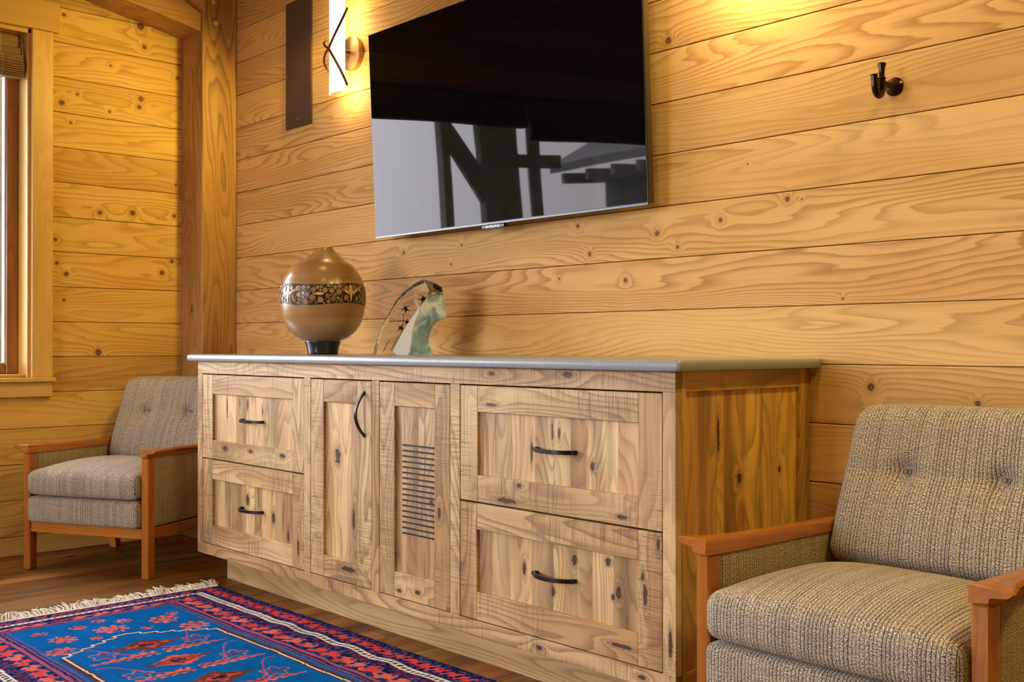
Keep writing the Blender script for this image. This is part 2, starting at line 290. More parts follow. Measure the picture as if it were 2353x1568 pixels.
# ------------------------------------------------------------------ mesh builder
class MB:
    def __init__(s): s.v = []; s.f = []; s.g = []; s.t = []
    def add(s, verts, faces, gfun, tone, xf=None):
        o = len(s.v)
        vs = [Vector(v) for v in verts]
        for f in faces:
            pts = [vs[i] for i in f]
            nrm = (pts[1] - pts[0]).cross(pts[2] - pts[0]) if len(pts) > 2 else Vector((0, 0, 1))
            s.f.append([o + i for i in f]); s.g.append([gfun(p, nrm) for p in pts]); s.t.append(tone)
        s.v += [tuple(xf @ v) if xf is not None else tuple(v) for v in vs]
    def gf(s, grain, off):
        ia = 'xyz'.index(grain); ib, ic = {'x': (2, 1), 'y': (2, 0), 'z': (0, 1)}[grain]
        if grain == 'y': ib, ic = 2, 0
        return lambda p, n: (p[ia] + off[0], p[ib] + off[1], p[ic] + off[2])
    def box(s, x0, x1, y0, y1, z0, z1, grain='x', ch=0.0012, tone=None, off=None, xf=None, swap=False):
        if tone is None: tone = random.random()
        if off is None: off = (random.uniform(0, 40), random.uniform(0, 20), random.uniform(0, 20))
        g = s.gf(grain, off)
        if grain == 'y' and swap: g = (lambda o: (lambda p, n: (p[1] + o[0], p[0] + o[1], p[2] + o[2])))(off)
        ch = min(ch, (x1 - x0) * .45, (y1 - y0) * .45, (z1 - z0) * .45)
        xs, ys, zs = (x0, x1), (y0, y1), (z0, z1); V = []; idx = {}
        for i in (0, 1):
            for j in (0, 1):
                for k in (0, 1):
                    sx, sy, sz = (1 if i == 0 else -1), (1 if j == 0 else -1), (1 if k == 0 else -1)
                    c = (xs[i], ys[j], zs[k])
                    idx[i, j, k, 0] = len(V); V.append((c[0], c[1] + sy * ch, c[2] + sz * ch))
                    idx[i, j, k, 1] = len(V); V.append((c[0] + sx * ch, c[1], c[2] + sz * ch))
                    idx[i, j, k, 2] = len(V); V.append((c[0] + sx * ch, c[1] + sy * ch, c[2]))
        F = []
        for a in range(3):
            b, c = (a + 1) % 3, (a + 2) % 3
            for e in (0, 1):
                q = []
                for (u, w) in ((0, 0), (1, 0), (1, 1), (0, 1)):
                    k = [0, 0, 0]; k[a] = e; k[b] = u; k[c] = w; q.append(idx[k[0], k[1], k[2], a])
                F.append(q if e == 1 else q[::-1])
            for u in (0, 1):       # edges along axis a
                for w in (0, 1):
                    q = []
                    for (e, ax) in ((0, b), (0, c), (1, c), (1, b)):
                        k = [0, 0, 0]; k[a] = e; k[b] = u; k[c] = w; q.append(idx[k[0], k[1], k[2], ax])
                    F.append(q if (u + w) % 2 == 1 else q[::-1])
        for i in (0, 1):
            for j in (0, 1):
                for k in (0, 1):
                    q = [idx[i, j, k, 0], idx[i, j, k, 1], idx[i, j, k, 2]]
                    F.append(q if (i + j + k) % 2 == 1 else q[::-1])
        s.add(V, F, g, tone, xf)
    def prism(s, pts, axis, a0, a1, grain='x', tone=None, off=None, xf=None):
        """polygon pts (2-D) extruded along axis from a0 to a1"""
        if tone is None: tone = random.random()
        if off is None: off = (random.uniform(0, 40), random.uniform(0, 20), random.uniform(0, 20))
        n = len(pts)
        mk = {'x': lambda p, a: (a, p[0], p[1]), 'y': lambda p, a: (p[0], a, p[1]), 'z': lambda p, a: (p[0], p[1], a)}[axis]
        V = [mk(p, a0) for p in pts] + [mk(p, a1) for p in pts]
        F = [list(range(n))[::-1], [n + i for i in range(n)]] + [[i, (i + 1) % n, n + (i + 1) % n, n + i] for i in range(n)]
        s.add(V, F, s.gf(grain, off), tone, xf)
    def tube(s, path, rad, seg=12, caps=True, tone=0.5, flat=None, xf=None):
        """tube through points; rad scalar or list; flat=(a,b) ellipse factors"""
        P = [Vector(p) for p in path]; n = len(P); V = []; F = []
        up = Vector((0, 0, 1)); prev = None
        for i, p in enumerate(P):
            t = (P[min(i + 1, n - 1)] - P[max(i - 1, 0)]).normalized()
            if prev is None:
                a = up.cross(t)
                if a.length < 1e-3: a = Vector((1, 0, 0)).cross(t)
                a.normalize()
            else:
                a = prev - t * prev.dot(t); a.normalize()
            prev = a; b = t.cross(a)
            r = rad[i] if isinstance(rad, (list, tuple)) else rad
            fa, fb = flat if flat else (1, 1)
            for k in range(seg):
                w = 2 * PI * k / seg
                V.append(p + a * (r * fa * math.cos(w)) + b * (r * fb * math.sin(w)))
        for i in range(n - 1):
            for k in range(seg):
                k2 = (k + 1) % seg
                F.append([i * seg + k, i * seg + k2, (i + 1) * seg + k2, (i + 1) * seg + k])
        if caps: F.append(list(range(seg))[::-1]); F.append([(n - 1) * seg + k for k in range(seg)])
        s.add(V, F, s.gf('x', (0, 0, 0)), tone, xf)
    def lathe(s, prof, seg=48, tone=0.5, xf=None, c=(0, 0, 0)):
        V = []; F = []; n = len(prof)
        for r, z in prof:
            for k in range(seg):
                w = 2 * PI * k / seg; V.append((c[0] + r * math.cos(w), c[1] + r * math.sin(w), c[2] + z))
        for i in range(n - 1):
            for k in range(seg):
                k2 = (k + 1) % seg; F.append([i * seg + k, i * seg + k2, (i + 1) * seg + k2, (i + 1) * seg + k])
        if prof[0][0] > 1e-5: F.append(list(range(seg))[::-1])
        if prof[-1][0] > 1e-5: F.append([(n - 1) * seg + k for k in range(seg)])
        s.add(V, F, s.gf('z', (0, 0, 0)), tone, xf)
    def build(s, name, mat, parent=None, smooth=False, label=None):
        me = bpy.data.meshes.new(name); me.from_pydata(s.v, [], s.f); me.update()
        a = me.attributes.new('gr', 'FLOAT_VECTOR', 'CORNER')
        a.data.foreach_set('vector', np.array([c for f in s.g for g in f for c in g], dtype=np.float32))
        t = me.attributes.new('tone', 'FLOAT', 'FACE'); t.data.foreach_set('value', np.array(s.t, dtype=np.float32))
        me.materials.append(mat)
        if smooth:
            me.polygons.foreach_set('use_smooth', [True] * len(me.polygons))
        o = bpy.data.objects.new(name, me); COL.objects.link(o)
        if smooth == 'auto':
            bm = bmesh.new(); bm.from_mesh(me)
            for e in bm.edges:
                if len(e.link_faces) == 2 and e.calc_face_angle(0) > math.radians(38): e.smooth = False
            bm.to_mesh(me); bm.free()
        if parent is not None: o.parent = parent
        if label: o['label'] = label
        return o
def tag(o, label, cat, group=None):
    o['label'] = label; o['category'] = cat
    if group: o['group'] = group
    return o
def thing(name, loc, rz=0.0, label=None, cat=None, group=None):
    o = bpy.data.objects.new(name, None); COL.objects.link(o); o.location = loc; o.rotation_euler = (0, 0, rz)
    o.empty_display_size = 0.1
    return tag(o, label, cat, group)
def struct(o): o['kind'] = 'structure'; return o

# rounded box (cushions): fabric coordinates follow the stripes
def cushion(mb, hx, hy, hz, r, c=(0, 0, 0), nx=36, ny=30, nz=8, crown=0.0, deform=None, swap=False, soff=None, front=0.0):
    soff = soff if soff is not None else random.uniform(0, 30)
    def grid(h, n):
        L = [-h, -h + r * .07, -h + r * .25, -h + r * .55] ; L += [(-h + r) + (2 * (h - r)) * i / n for i in range(n + 1)]
        return L + [h - r * .55, h - r * .25, h - r * .07, h]
    X, Y, Z = grid(hx, nx), grid(hy, ny), grid(hz, nz)
    def rnd(p):
        q = Vector((max(-hx + r, min(hx - r, p[0])), max(-hy + r, min(hy - r, p[1])), max(-hz + r, min(hz - r, p[2]))))
        d = Vector(p) - q
        if d.length > 1e-9: d = d.normalized() * r
        return q + d
    vid = {}; V = []; Q = []
    def vert(i, j, k):
        key = (i, j, k)
        if key not in vid:
            p = rnd((X[i], Y[j], Z[k])); fx, fy = p[0] / hx, p[1] / hy
            cz = crown * max(0, 1 - abs(fx) ** 3.2) * max(0, 1 - abs(fy) ** 2.6)
            if p[2] > 0: p[2] += cz * min(1, p[2] / (hz - r * .5))
            else: p[2] -= cz * 0.12
            p = p + Vector(c); Q.append(tuple(p))
            if deform: p = deform(p)
            vid[key] = len(V); V.append(tuple(p))
        return vid[key]
    a, b, d = len(X) - 1, len(Y) - 1, len(Z) - 1
    F = []
    for i in range(a):
        for j in range(b):
            F.append([vert(i, j, d), vert(i + 1, j, d), vert(i + 1, j + 1, d), vert(i, j + 1, d)]); F.append([vert(i, j, 0), vert(i, j + 1, 0), vert(i + 1, j + 1, 0), vert(i + 1, j, 0)])
    for i in range(a):
        for k in range(d):
            F.append([vert(i, 0, k), vert(i + 1, 0, k), vert(i + 1, 0, k + 1), vert(i, 0, k + 1)]); F.append([vert(i, b, k), vert(i, b, k + 1), vert(i + 1, b, k + 1), vert(i + 1, b, k)])
    for j in range(b):
        for k in range(d):
            F.append([vert(0, j, k), vert(0, j, k + 1), vert(0, j + 1, k + 1), vert(0, j + 1, k)]); F.append([vert(a, j, k), vert(a, j + 1, k), vert(a, j + 1, k + 1), vert(a, j, k + 1)])
    o = len(mb.v); mb.v += V
    for f in F:
        p = [Vector(Q[i]) for i in f]; n = (p[1] - p[0]).cross(p[2] - p[0])
        ax = abs(n.x) > max(abs(n.y), abs(n.z)) * 1.0
        az = abs(n.z) > abs(n.y)
        g = []
        for q in p:
            s_ = (q.y if ax else q.x) + soff
            t_ = (q.z if (ax or not az) else q.y)
            g.append((s_, t_ + soff, 0.0))
        mb.f.append([o + i for i in f]); mb.g.append(g); mb.t.append(0.5)

# ================================================================== ROOM
XL, YB, XR, YF, ZC = -4.86, 2.525, 2.6, -3.6, 3.2
Z0, BH = 0.866, 0.1567
levels = [Z0 + BH * k for k in range(-6, 17)]
levels = [z for z in levels if 0.02 < z < ZC - 0.02]
rows = list(zip([0.0] + levels, levels + [ZC]))
def plank_wall(name, axis, fixed, out, a0, a1, holes, mat, tones=None, seed=1, jog=1):
    """boards on a wall; axis: the axis along which boards run; out: direction of the room (+1/-1) from the face"""
    rs = random.Random(seed); mb = MB()
    for ri, (z0, z1) in enumerate(rows):
        cuts = [(z0, z1)]
        zs = sorted({z0, z1} | {h[2] for h in holes if z0 < h[2] < z1} | {h[3] for h in holes if z0 < h[3] < z1})
        off = (rs.uniform(0, 40), rs.uniform(0, 20), rs.uniform(0, 20)); tone = rs.random()
        if tones and ri in tones: tone = tones[ri]
        for za, zb in zip(zs[:-1], zs[1:]):
            segs = [(a0, a1)]
            for h in holes:
                if h[2] < zb - 1e-6 and h[3] > za + 1e-6:
                    ns = []
                    for (p, q) in segs:
                        if h[1] <= p or h[0] >= q: ns.append((p, q)); continue
                        if h[0] > p: ns.append((p, h[0]))
                        if h[1] < q: ns.append((h[1], q))
                    segs = ns
            for (p, q) in segs:
                g0 = 0.0011 if za == z0 and z0 > 0 else 0; g1 = 0.0011 if zb == z1 else 0
                th = 0.02
                lo, hi = (fixed, fixed + th) if out < 0 else (fixed - th, fixed)
                if axis == 'x': mb.box(p, q, lo, hi, za + g0, zb - g1, 'x', 0.0016, tone, off)
                else: mb.box(lo, hi, p, q, za + g0, zb - g1, 'y', 0.0016, tone, off)
    # solid backing behind the boards
    lo, hi = (fixed + 0.019, fixed + 0.16) if out < 0 else (fixed - 0.16, fixed - 0.019)
    zs = sorted({0.0, ZC} | {h[2] for h in holes} | {h[3] for h in holes})
    for za, zb in zip(zs[:-1], zs[1:]):
        segs = [(a0, a1)]
        for h in holes:
            if h[2] < zb - 1e-6 and h[3] > za + 1e-6:
                ns = []
                for (p, q) in segs:
                    if h[1] <= p or h[0] >= q: ns.append((p, q)); continue
                    if h[0] > p: ns.append((p, h[0]))
                    if h[1] < q: ns.append((h[1], q))
                segs = ns
        for (p, q) in segs:
            if axis == 'x': mb.box(p, q, lo, hi, za, zb, 'x', 0.0, 0.3)
            else: mb.box(lo, hi, p, q, za, zb, 'y', 0.0, 0.3)
    return struct(mb.build(name, mat))
W1 = (-2.05, 1.647, 0.776, 2.308)     # wide picture window beside the corner
W3 = (-3.9, -2.1, 0.6, 2.5)                 # on the front wall (x range)
plank_wall('wall_back', 'x', YB, -1, XL, XR, [], M['fir_back'], tones={5: .35, 6: .62, 7: .55, 8: .6, 9: .72, 10: .45, 11: .55, 12: .14, 13: .62, 14: .15}, seed=11)
plank_wall('wall_left', 'y', XL, 1, YF, YB, [W1], M['fir_left'], tones={10: .6, 11: .14, 12: .75, 13: .6, 14: .7, 8: .7, 9: .65}, seed=5)
plank_wall('wall_right', 'y', XR, -1, YF, YB, [], M['fir'], seed=3)
plank_wall('wall_front', 'x', YF, 1, XL, XR, [W3], M['fir'], seed=4)

# floor: boards run towards the long wall
mb = MB(); x = XL; rs = random.Random(21)
while x < XR:
    w = rs.choice([0.083, 0.105, 0.127, 0.127]); y = YF + rs.uniform(-0.8, 0)
    while y < YB:
        L = rs.uniform(0.7, 1.9)
        mb.box(x + .0004, min(x + w, XR) - .0004, max(y, YF), min(y + L, YB) - .0006, -0.02, 0.0, 'y', 0.0009, rs.random(), (rs.uniform(0, 40), rs.uniform(0, 20), rs.uniform(0, 20)), swap=True); y += L
    x += w
mb.box(XL - .3, XR + .3, YF - .3, YB + .3, -0.1, -0.019, 'x', 0, 0.2); mb.box(XL - .17, XL - .0005, YF - .17, YB + .17, -.02, -.0005, 'y', 0, .2); mb.box(XL, XR, YB + .0005, YB + .17, -.02, -.0005, 'x', 0, .2)
struct(mb.build('floor', M['floorw']))
mb = MB(); y = YF
while y < YB:
    mb.box(XL, XR, y + .001, min(y + .14, YB) - .001, ZC, ZC + .02, 'x', 0.0015); y += .14
mb.box(XL - .3, XR + .3, YF - .3, YB + .3, ZC + .001, ZC + .12, 'x', 0, .3)
struct(mb.build('ceiling', M['fir']))

# corner post with pegs, and the two curved timbers on the window wall
mb = MB(); mb.box(XL + .001, -4.645, 2.347, YB - .001, 0, ZC, 'z', 0.003, 0.5, (3.3, 7.7, 1.4))
post = struct(mb.build('trim_1', M['post']))
mb = MB()
for (y, z) in ((2.399, 2.543), (2.412, 2.447)):
    mb.lathe([(0.0, 0.006), (0.0095, 0.006), (0.011, 0.004), (0.011, -.01)][::-1], 20, 0.5, Matrix.Translation((-4.645, y, z)) @ Matrix.Rotation(PI / 2, 4, 'Y'))
    mb.build('peg', M['peg'], post); mb = MB()
lower = [(2.347, 2.400), (2.28, 2.413), (2.164, 2.435), (2.006, 2.462), (1.75, 2.515), (1.4, 2.60), (1.0, 2.72), (0.6, 2.86)]
upper = [(0.6, 3.19), (1.4, 2.98), (1.9, 2.74), (2.263, 2.528), (2.347, 2.484)]
mb = MB(); mb.prism(lower + upper, 'x', XL + .001, -4.66, 'y', 0.5, (5.1, 2.2, 9.0)); struct(mb.build('trim_2', M['brace']))
l2 = [(2.352, 2.481), (2.263, 2.522), (2.0, 2.66), (1.5, 2.93), (1.05, 3.19)]
u2 = [(2.352, 3.19)]
mb = MB(); mb.prism([(2.346, 2.49), (2.263, 2.532), (2.0, 2.67), (1.5, 2.94), (1.05, 3.19), (2.346, 3.19)], 'x', XL + .002, -4.622, 'y', 0.55, (15.1, 4.2, 3.0)); struct(mb.build('trim_3', M['brace']))

# ---------------------------------------------------------------- windows
def window(name, a0, a1, z0, z1, place, casings=(True, True), stool=True):
    """place(a, d, z): a along the wall, d into the wall (negative = into the room)"""
    root = bpy.data.objects.new(name, None); COL.objects.link(root); struct(root)
    def bx(mb, A0, A1, D0, D1, Z0_, Z1_, grain, ch=.002):
        p, q = place(A0, D0), place(A1, D1)
        x0, x1 = sorted((p[0], q[0])); y0, y1 = sorted((p[1], q[1]))
        g = grain if grain == 'z' else ('x' if abs(place(1, 0)[0] - place(0, 0)[0]) > .5 else 'y')
        mb.box(x0, x1, y0, y1, Z0_, Z1_, g, ch)
    mb = MB()   # jamb lining
    bx(mb, a1 - .018, a1, -.001, .158, z0, z1, 'z'); bx(mb, a0, a0 + .018, -.001, .158, z0, z1, 'z')
    bx(mb, a0, a1, -.001, .158, z1 - .018, z1, 'a'); bx(mb, a0, a1, 0.02, .158, z0 - .0, z0 + .014, 'a')
    mb.build('window_jamb', M['trim'], root)
    mb = MB()   # casing
    if casings[1]: bx(mb, a1 - .004, a1 + .086, -.02, -.0005, z0, z1, 'z')
    if casings[0]: bx(mb, a0 - .086, a0 + .004, -.02, -.0005, z0, z1, 'z')
    else: bx(mb, a0 - .149, a0 + .004, -.02, -.0005, z0, z1, 'z')
    bx(mb, a0 - (.112 if casings[0] else .075), a1 + (.112 if casings[1] else .0), -.026, -.0005, z1 + .001, z1 + .135, 'a')
    mb.build('window_casing', M['trim'], root)
    if stool:
        mb = MB(); bx(mb, a0 - (.1 if casings[0] else .075), a1 + (.096 if casings[1] else .075), -.036, .03, z0 - .02, z0 + .0, 'a', .003)
        bx(mb, a0 - (.086 if casings[0] else .075), a1 + (.085 if casings[1] else .075), -.021, -.0005, z0 - .085, z0 - .0205, 'a')
        mb.build('window_sill', M['trim'], root)
    f0, f1 = .112, .150
    mb = MB()
    bx(mb, a1 - .070, a1 - .018, f0, f1, z0 + .014, z1 - .018, 'z', .004); bx(mb, a0 + .018, a0 + .070, f0, f1, z0 + .014, z1 - .018, 'z', .004)
    bx(mb, a0 + .07, a1 - .07, f0, f1, z0 + .014, z0 + .06, 'a', .004); bx(mb, a0 + .07, a1 - .07, f0, f1, z1 - .07, z1 - .018, 'a', .004)
    mb.build('window_sash', M['sash'], root)
    mb = MB()
    bx(mb, a1 - .076, a1 - .0705, f0 + .006, f1, z0 + .06, z1 - .07, 'z', .001); bx(mb, a0 + .0705, a0 + .076, f0 + .006, f1, z0 + .06, z1 - .07, 'z', .001)
    bx(mb, a0 + .076, a1 - .076, f0 + .006, f1, z0 + .0605, z0 + .066, 'a', .001); bx(mb, a0 + .076, a1 - .076, f0 + .006, f1, z1 - .076, z1 - .0705, 'a', .001)
    mb.build('glazing_bead', M['gasket'], root)
    mb = MB(); bx(mb, a0 + .0765, a1 - .0765, f0 + .018, f0 + .022, z0 + .0665, z1 - .0765, 'a', 0); mb.build('window_pane', M['winglass'], root)
    return root
pl = lambda a, d, z=0: (XL - d, a)
window('window_1', W1[0], W1[1], W1[2], W1[3], pl, (True, True))
window('window_2', W3[0], W3[1], W3[2], W3[3], lambda a, d, z=0: (a, YF - d))

# woven shades gathered at the head of the two windows
def shade(a0, a1, zbot, label, hold):
    t = thing('woven_shade', (XL - .05, (a0 + a1) / 2, zbot), 0, label, 'window shade', 'woven wood shades on the left wall')
    L = (a1 - a0) / 2
    zt = W1[3] - .022 - zbot
    mb = MB()
    # flat top panel and stacked folds bulging into the room
    folds = [(zt, zt - .050), (zt - .052, zt - .092), (zt - .094, zt - .118), (zt - .120, zt - .140), (zt - .142, zt - .156)]
    n = 0; z = zt
    hs_ = [.062, .034, .024, .017, .013, .011, .010, .010, .009, .009, .009]
    tot = sum(hs_); k = zt / tot
    for i, hh in enumerate(hs_):
        hh *= k; u = i / (len(hs_) - 1)
        d = 0.012 + 0.038 * math.sin(min(1, u * 1.35) * PI * .72) * (1 if u < .8 else 1 - (u - .8) * 2.2)
        zz = z - hh
        prof = [(-.012, zz + .0006), (d - .004, zz + .0006), (d, zz + hh * .35), (d - .002, zz + hh * .8), (d - .009, zz + hh - .0006), (-.012, zz + hh - .0006)]
        mb.prism(prof, 'y', -L, L, 'y', .5, (0, i * .37, 0)); z = zz
    o = mb.build('shade_folds', M['shade'], t)
    mb = MB(); mb.box(-.02, .014, -L, L, zt + .0008, zt + .003, 'y', .0005); mb.build('head_rail', M['sash'], t)
    mb = MB(); mb.tube([(.052, -L + .012, zt * .3), (.052, -L + .012, zt * .9)], .0018, 8); mb.build('lift_cord', M['fringe'], t)
    return t
shade(.10, W1[1] - .03, 2.092, 'brown woven wood shade gathered at the top of the window beside the corner post', 1)
shade(W1[0] + .03, .07, 2.015, 'lower hanging brown woven shade in the far part of the window, seen in the screen', 1)

# ---------------------------------------------------------------- outside
mb = MB(); mb.box(-60, 30, -60, 60, -1.0, -.6, 'x', 0, .5); o = mb.build('ground', M['ground_out']); struct(o)
def outpost(name, label, x, y0, y1, z0=-.6, z1=4.6, mat='deckpost', d=.18):
    mb = MB(); mb.box(x - d, x, y0, y1, z0, z1, 'z', .004); return tag(mb.build(name, M[mat]), label, 'post')
outpost('log_post', 'weathered pale grey timber post standing outside the window beside the corner', -5.62, 1.72, 2.25, mat='weather', d=.3)
mb = MB(); mb.box(-7.5, XL - .165, -6, .5, 2.78, 2.9, 'y', .002); struct(mb.build('porch_sky_blocker', M['deckpost'])); mb = MB(); mb.box(-7.5, XL - .165, -6, 3.2, -.14, -.05, 'y', .002); struct(mb.build('porch_deck', M['deckpost']))  # ceiling added out of view to hold back high daylight, shortened near the corner
def porch(y0, y1, label, d=.04):
    yc = (y0 + y1) / 2
    t = thing('porch_post', (-7.0, yc, -.6), 0, label, 'post'); mb = MB(); mb.box(-d, d, y0 - yc, y1 - yc, 0, 5.4, 'z', .004); mb.build('post_shaft', M['deckpost'], t); return t, yc
t, yc = porch(-.992, -.905, 'slim porch post with a slanting brace, leftmost of the posts mirrored in the screen')
mb = MB(); mb.prism([(y - yc, z + .6) for y, z in ((-1.0, 2.55), (-1.0, 2.27), (-1.345, 1.80), (-1.345, 2.13))], 'x', -.02, .02, 'z'); mb.build('brace', M['deckpost'], t)
t, yc = porch(-1.82, -1.35, 'thick porch post with a horizontal rail, mirrored in the middle of the screen')
mb = MB(); mb.box(-.02, .02, -2.40 - yc, -1.8202 - yc, 2.74, 2.86, 'y', .004); mb.build('rail', M['deckpost'], t)
t, yc = porch(-2.19, -2.04, 'slim porch post crossing the rail, rightmost of the posts mirrored in the screen', .018); t.location.x = -7.06
t = thing('neighbour_house', (-9.35, -8.9, -.6), 0, 'dark house with a ribbed roof and deep eaves across the yard, mirrored in the screen', 'house')
mb = MB(); mb.box(-2.65, .0, -6, .25, 0, 3.3, 'z', .01); mb.build('house_wall', M['housew'], t)
mb = MB(); mb.prism([(1.45, 3.37), (1.45, 3.50), (-2.2, 5.0), (-6.2, 3.5), (-6.2, 3.35), (-2.2, 4.8)], 'x', -2.7, .35, 'x'); mb.build('roof', M['roofm'], t)
mb = MB()
for k in range(6):
    mb = MB(); mb.box(-2.6 + k * .5, -2.53 + k * .5, 0.255, 1.3, 3.2, 3.36, 'y', .002); mb.build('rafter_tail', M['deckpost'], t)
mb = MB(); mb.tube([(.36, 1.4, 3.30), (.36, .9, 3.16), (.36, .35, 3.0), (.30, .3, .2)], .05, 10); mb.build('downspout', M['deckpost'], t)

# ================================================================== CABINET
CY = 1.95; CX0, CX1 = -3.895, -1.535; CB, CT = .108, .855
cab = thing('hickory_sideboard', ((CX0 + CX1) / 2, 2.23, 0), 0, 'long rustic hickory sideboard with four drawers and two narrow doors against the plank wall', 'sideboard')
cox = Vector((-(CX0 + CX1) / 2, -2.23, 0))
def cpart(mb, name, mat, parent=cab, smooth=False, label=None):
    o = mb.build(name, mat, parent, smooth, label)
    o.data.transform(Matrix.Translation(cox)); return o
H_ST = 'z'
cols = [(-3.856, -3.123), (-3.082, -2.730), (-2.691, -2.347), (-2.304, -1.573)]
fr = MB(); fd = CY + .022
fr.box(CX0, CX1, CY, fd, .8075, CT, 'x', .0012, .62)                      # top rail
fr.box(CX0, CX1, CY, fd, CB, .1495, 'x', .0012, .55)                      # bottom rail
xs = [CX0] + [v for c in cols for v in c] + [CX1]
for i in range(0, len(xs), 2):
    fr.box(xs[i], xs[i + 1], CY, fd, .1497, .8073, 'z', .001, [.55, .45, .42, .5, .52][i // 2])
cpart(fr, 'face_frame', M['hick_frame'])
cc = MB()
cc.box(CX0, CX0 + .02, fd, YB - .003, CB, CT, 'z', .001, .4)
cc.box(CX0 + .02, CX1 - .03, fd, YB - .003, CB, CB + .018, 'x', .001, .3); cc.box(CX0 + .02, CX1 - .03, YB - .012, YB - .003, CB + .018, CT, 'x', .001, .3)
cpart(cc, 'carcass', M['hick_side'])
# visible end: frame and strip panel
en = MB(); ex = CX1 - .03
en.box(ex, CX1, fd + .0005, 1.990, CB, CT, 'z', .001, .25); en.box(ex, CX1, 2.476, 2.522, CB, CT, 'z', .001, .3)
en.box(ex, CX1 - .0005, 1.9905, 2.4755, .807, CT, 'y', .001, .35); en.box(ex, CX1 - .0005, 1.9905, 2.4755, CB, .152, 'y', .001, .3)
en.box(ex, CX1 - .02, 2.48, 2.522, 0, CB, 'z', .001, .3)
cpart(en, 'end_frame', M['hick_side'])
ep = MB(); ys = [1.9905, 2.050, 2.125, 2.152, 2.222, 2.318, 2.405, 2.4755]; tn = [.72, .28, .75, .45, .80, .74, .82]
for a, b, t_ in zip(ys[:-1], ys[1:], tn): ep.box(ex + .004, CX1 - .012, a, b, .1525, .8065, 'z', .0004, t_)
cpart(ep, 'end_panel', M['hick_side'])
tk = MB(); tk.box(CX0 + .07, CX1 - .02, 2.04, 2.06, 0, CB, 'x', .001, .6, (12.0, 3.0, 1.0)); tk.box(CX0 + .07, CX0 + .09, 2.06, 2.50, 0, CB, 'y', .001, .2)
tk.box(CX1 - .04, CX1 - .02, 2.06, 2.48, 0, CB, 'y', .001, .2)
cpart(tk, 'toe_kick', M['hick_toe'])

def front(x0, x1, z0, z1, px0, px1, pz0, pz1, tones, ptones, seed):
    """shaker front: (frame builder, panel builder)"""
    g = .0018; random.seed(seed)
    a, b = MB(), MB(); y0, y1 = CY + .0005, CY + .021
    a.box(x0 + g, px0, y0, y1, z0 + g, z1 - g, 'z', .0014, tones[0]); a.box(px1, x1 - g, y0, y1, z0 + g, z1 - g, 'z', .0014, tones[1])
    a.box(px0, px1, y0 + .0003, y1, pz1, z1 - g, 'x', .0014, tones[2]); a.box(px0, px1, y0 + .0003, y1, z0 + g, pz0, 'x', .0014, tones[3])
    n = len(ptones); ws = [random.uniform(.6, 1.5) for _ in range(n)]; sw = sum(ws); x = px0
    for w, t_ in zip(ws, ptones):
        x2 = x + (px1 - px0) * w / sw; b.box(x, x2, CY + .011, CY + .018, pz0 - .002, pz1 + .002, 'z', .0002, t_); x = x2
    return a, b
def bar_pull(cx, cz, L, proj, parent, vertical=False, w=.009, name='pull_handle', bulge=None):
    """arched flat bar pull"""
    pts = []; n = 20
    for i in range(n + 1):
        u = -1 + 2 * i / n
        d = proj * (1 - abs(u) ** 2.4) if not vertical else proj * (1 - u * u)
        if bulge and False: pass
        pts.append((u * L / 2, d))
    mb = MB()
    th = .0028
    V = []; F = []
    for i, (u, d) in enumerate(pts):
        i0, i1 = max(0, i - 1), min(n, i + 1)
        tx, td = pts[i1][0] - pts[i0][0], pts[i1][1] - pts[i0][1]; l = math.hypot(tx, td); nx_, nd = -td / l, tx / l
        for (sa, sb) in ((-1, -1), (-1, 1), (1, 1), (1, -1)):
            uu, dd = u + nx_ * th * sb, d + nd * th * sb
            w_ = w * sa * .5
            V.append((cx + uu, CY - .001 - dd, cz + w_) if not vertical else (cx + w_, CY - .001 - dd, cz + uu))
    for i in range(n):
        for k in range(4):
            k2 = (k + 1) % 4; F.append([i * 4 + k, i * 4 + k2, (i + 1) * 4 + k2, (i + 1) * 4 + k])
    F.append([3, 2, 1, 0]); F.append([n * 4 + k for k in range(4)])
    mb.add(V, F, mb.gf('x', (0, 0, 0)), .5)
    # mounting feet
    for u in (-1, 1):
        if vertical: mb.box(cx - w * .5, cx + w * .5, CY - .004, CY + .0008, cz + u * L / 2 - .006, cz + u * L / 2 + .006, 'x', .001)
        else: mb.box(cx + u * L / 2 - .006, cx + u * L / 2 + .006, CY - .004, CY + .012, cz - w * .5, cz + w * .5, 'x', .001)
    bm = None
    return cpart(mb, name, M['iron'], parent)
draw = [  # x0 x1 z0 z1 px0 px1 pz0 pz1 handle centre
    (cols[0], (.479, .8055), (-3.775, -3.196), (.552, .730), (-3.482, .640, .148), (.45, .48, .78, .50), [.72, .78, .45, .70, .40, .66, .55], 31, 'upper left drawer with a dark knotty bottom rail'),
    (cols[0], (.1505, .478), (-3.775, -3.196), (.226, .403), (-3.485, .315, .151), (.28, .62, .85, .72), [.50, .36, .30, .88, .25, .90, .35], 32, 'lower left drawer with a dark left stile'),
    (cols[3], (.479, .8055), (-2.229, -1.648), (.555, .731), (-1.932, .644, .142), (.40, .62, .68, .60), [.55, .18, .72, .62, .5, .45, .80, .82, .84], 33, 'upper right drawer with a dark strip in its panel'),
    (cols[3], (.1505, .478), (-2.232, -1.649), (.229, .404), (-1.934, .318, .142), (.48, .45, .74, .84), [.42, .40, .84, .30, .82, .36, .34, .85, .38], 34, 'lower right drawer with knots across its panel')]
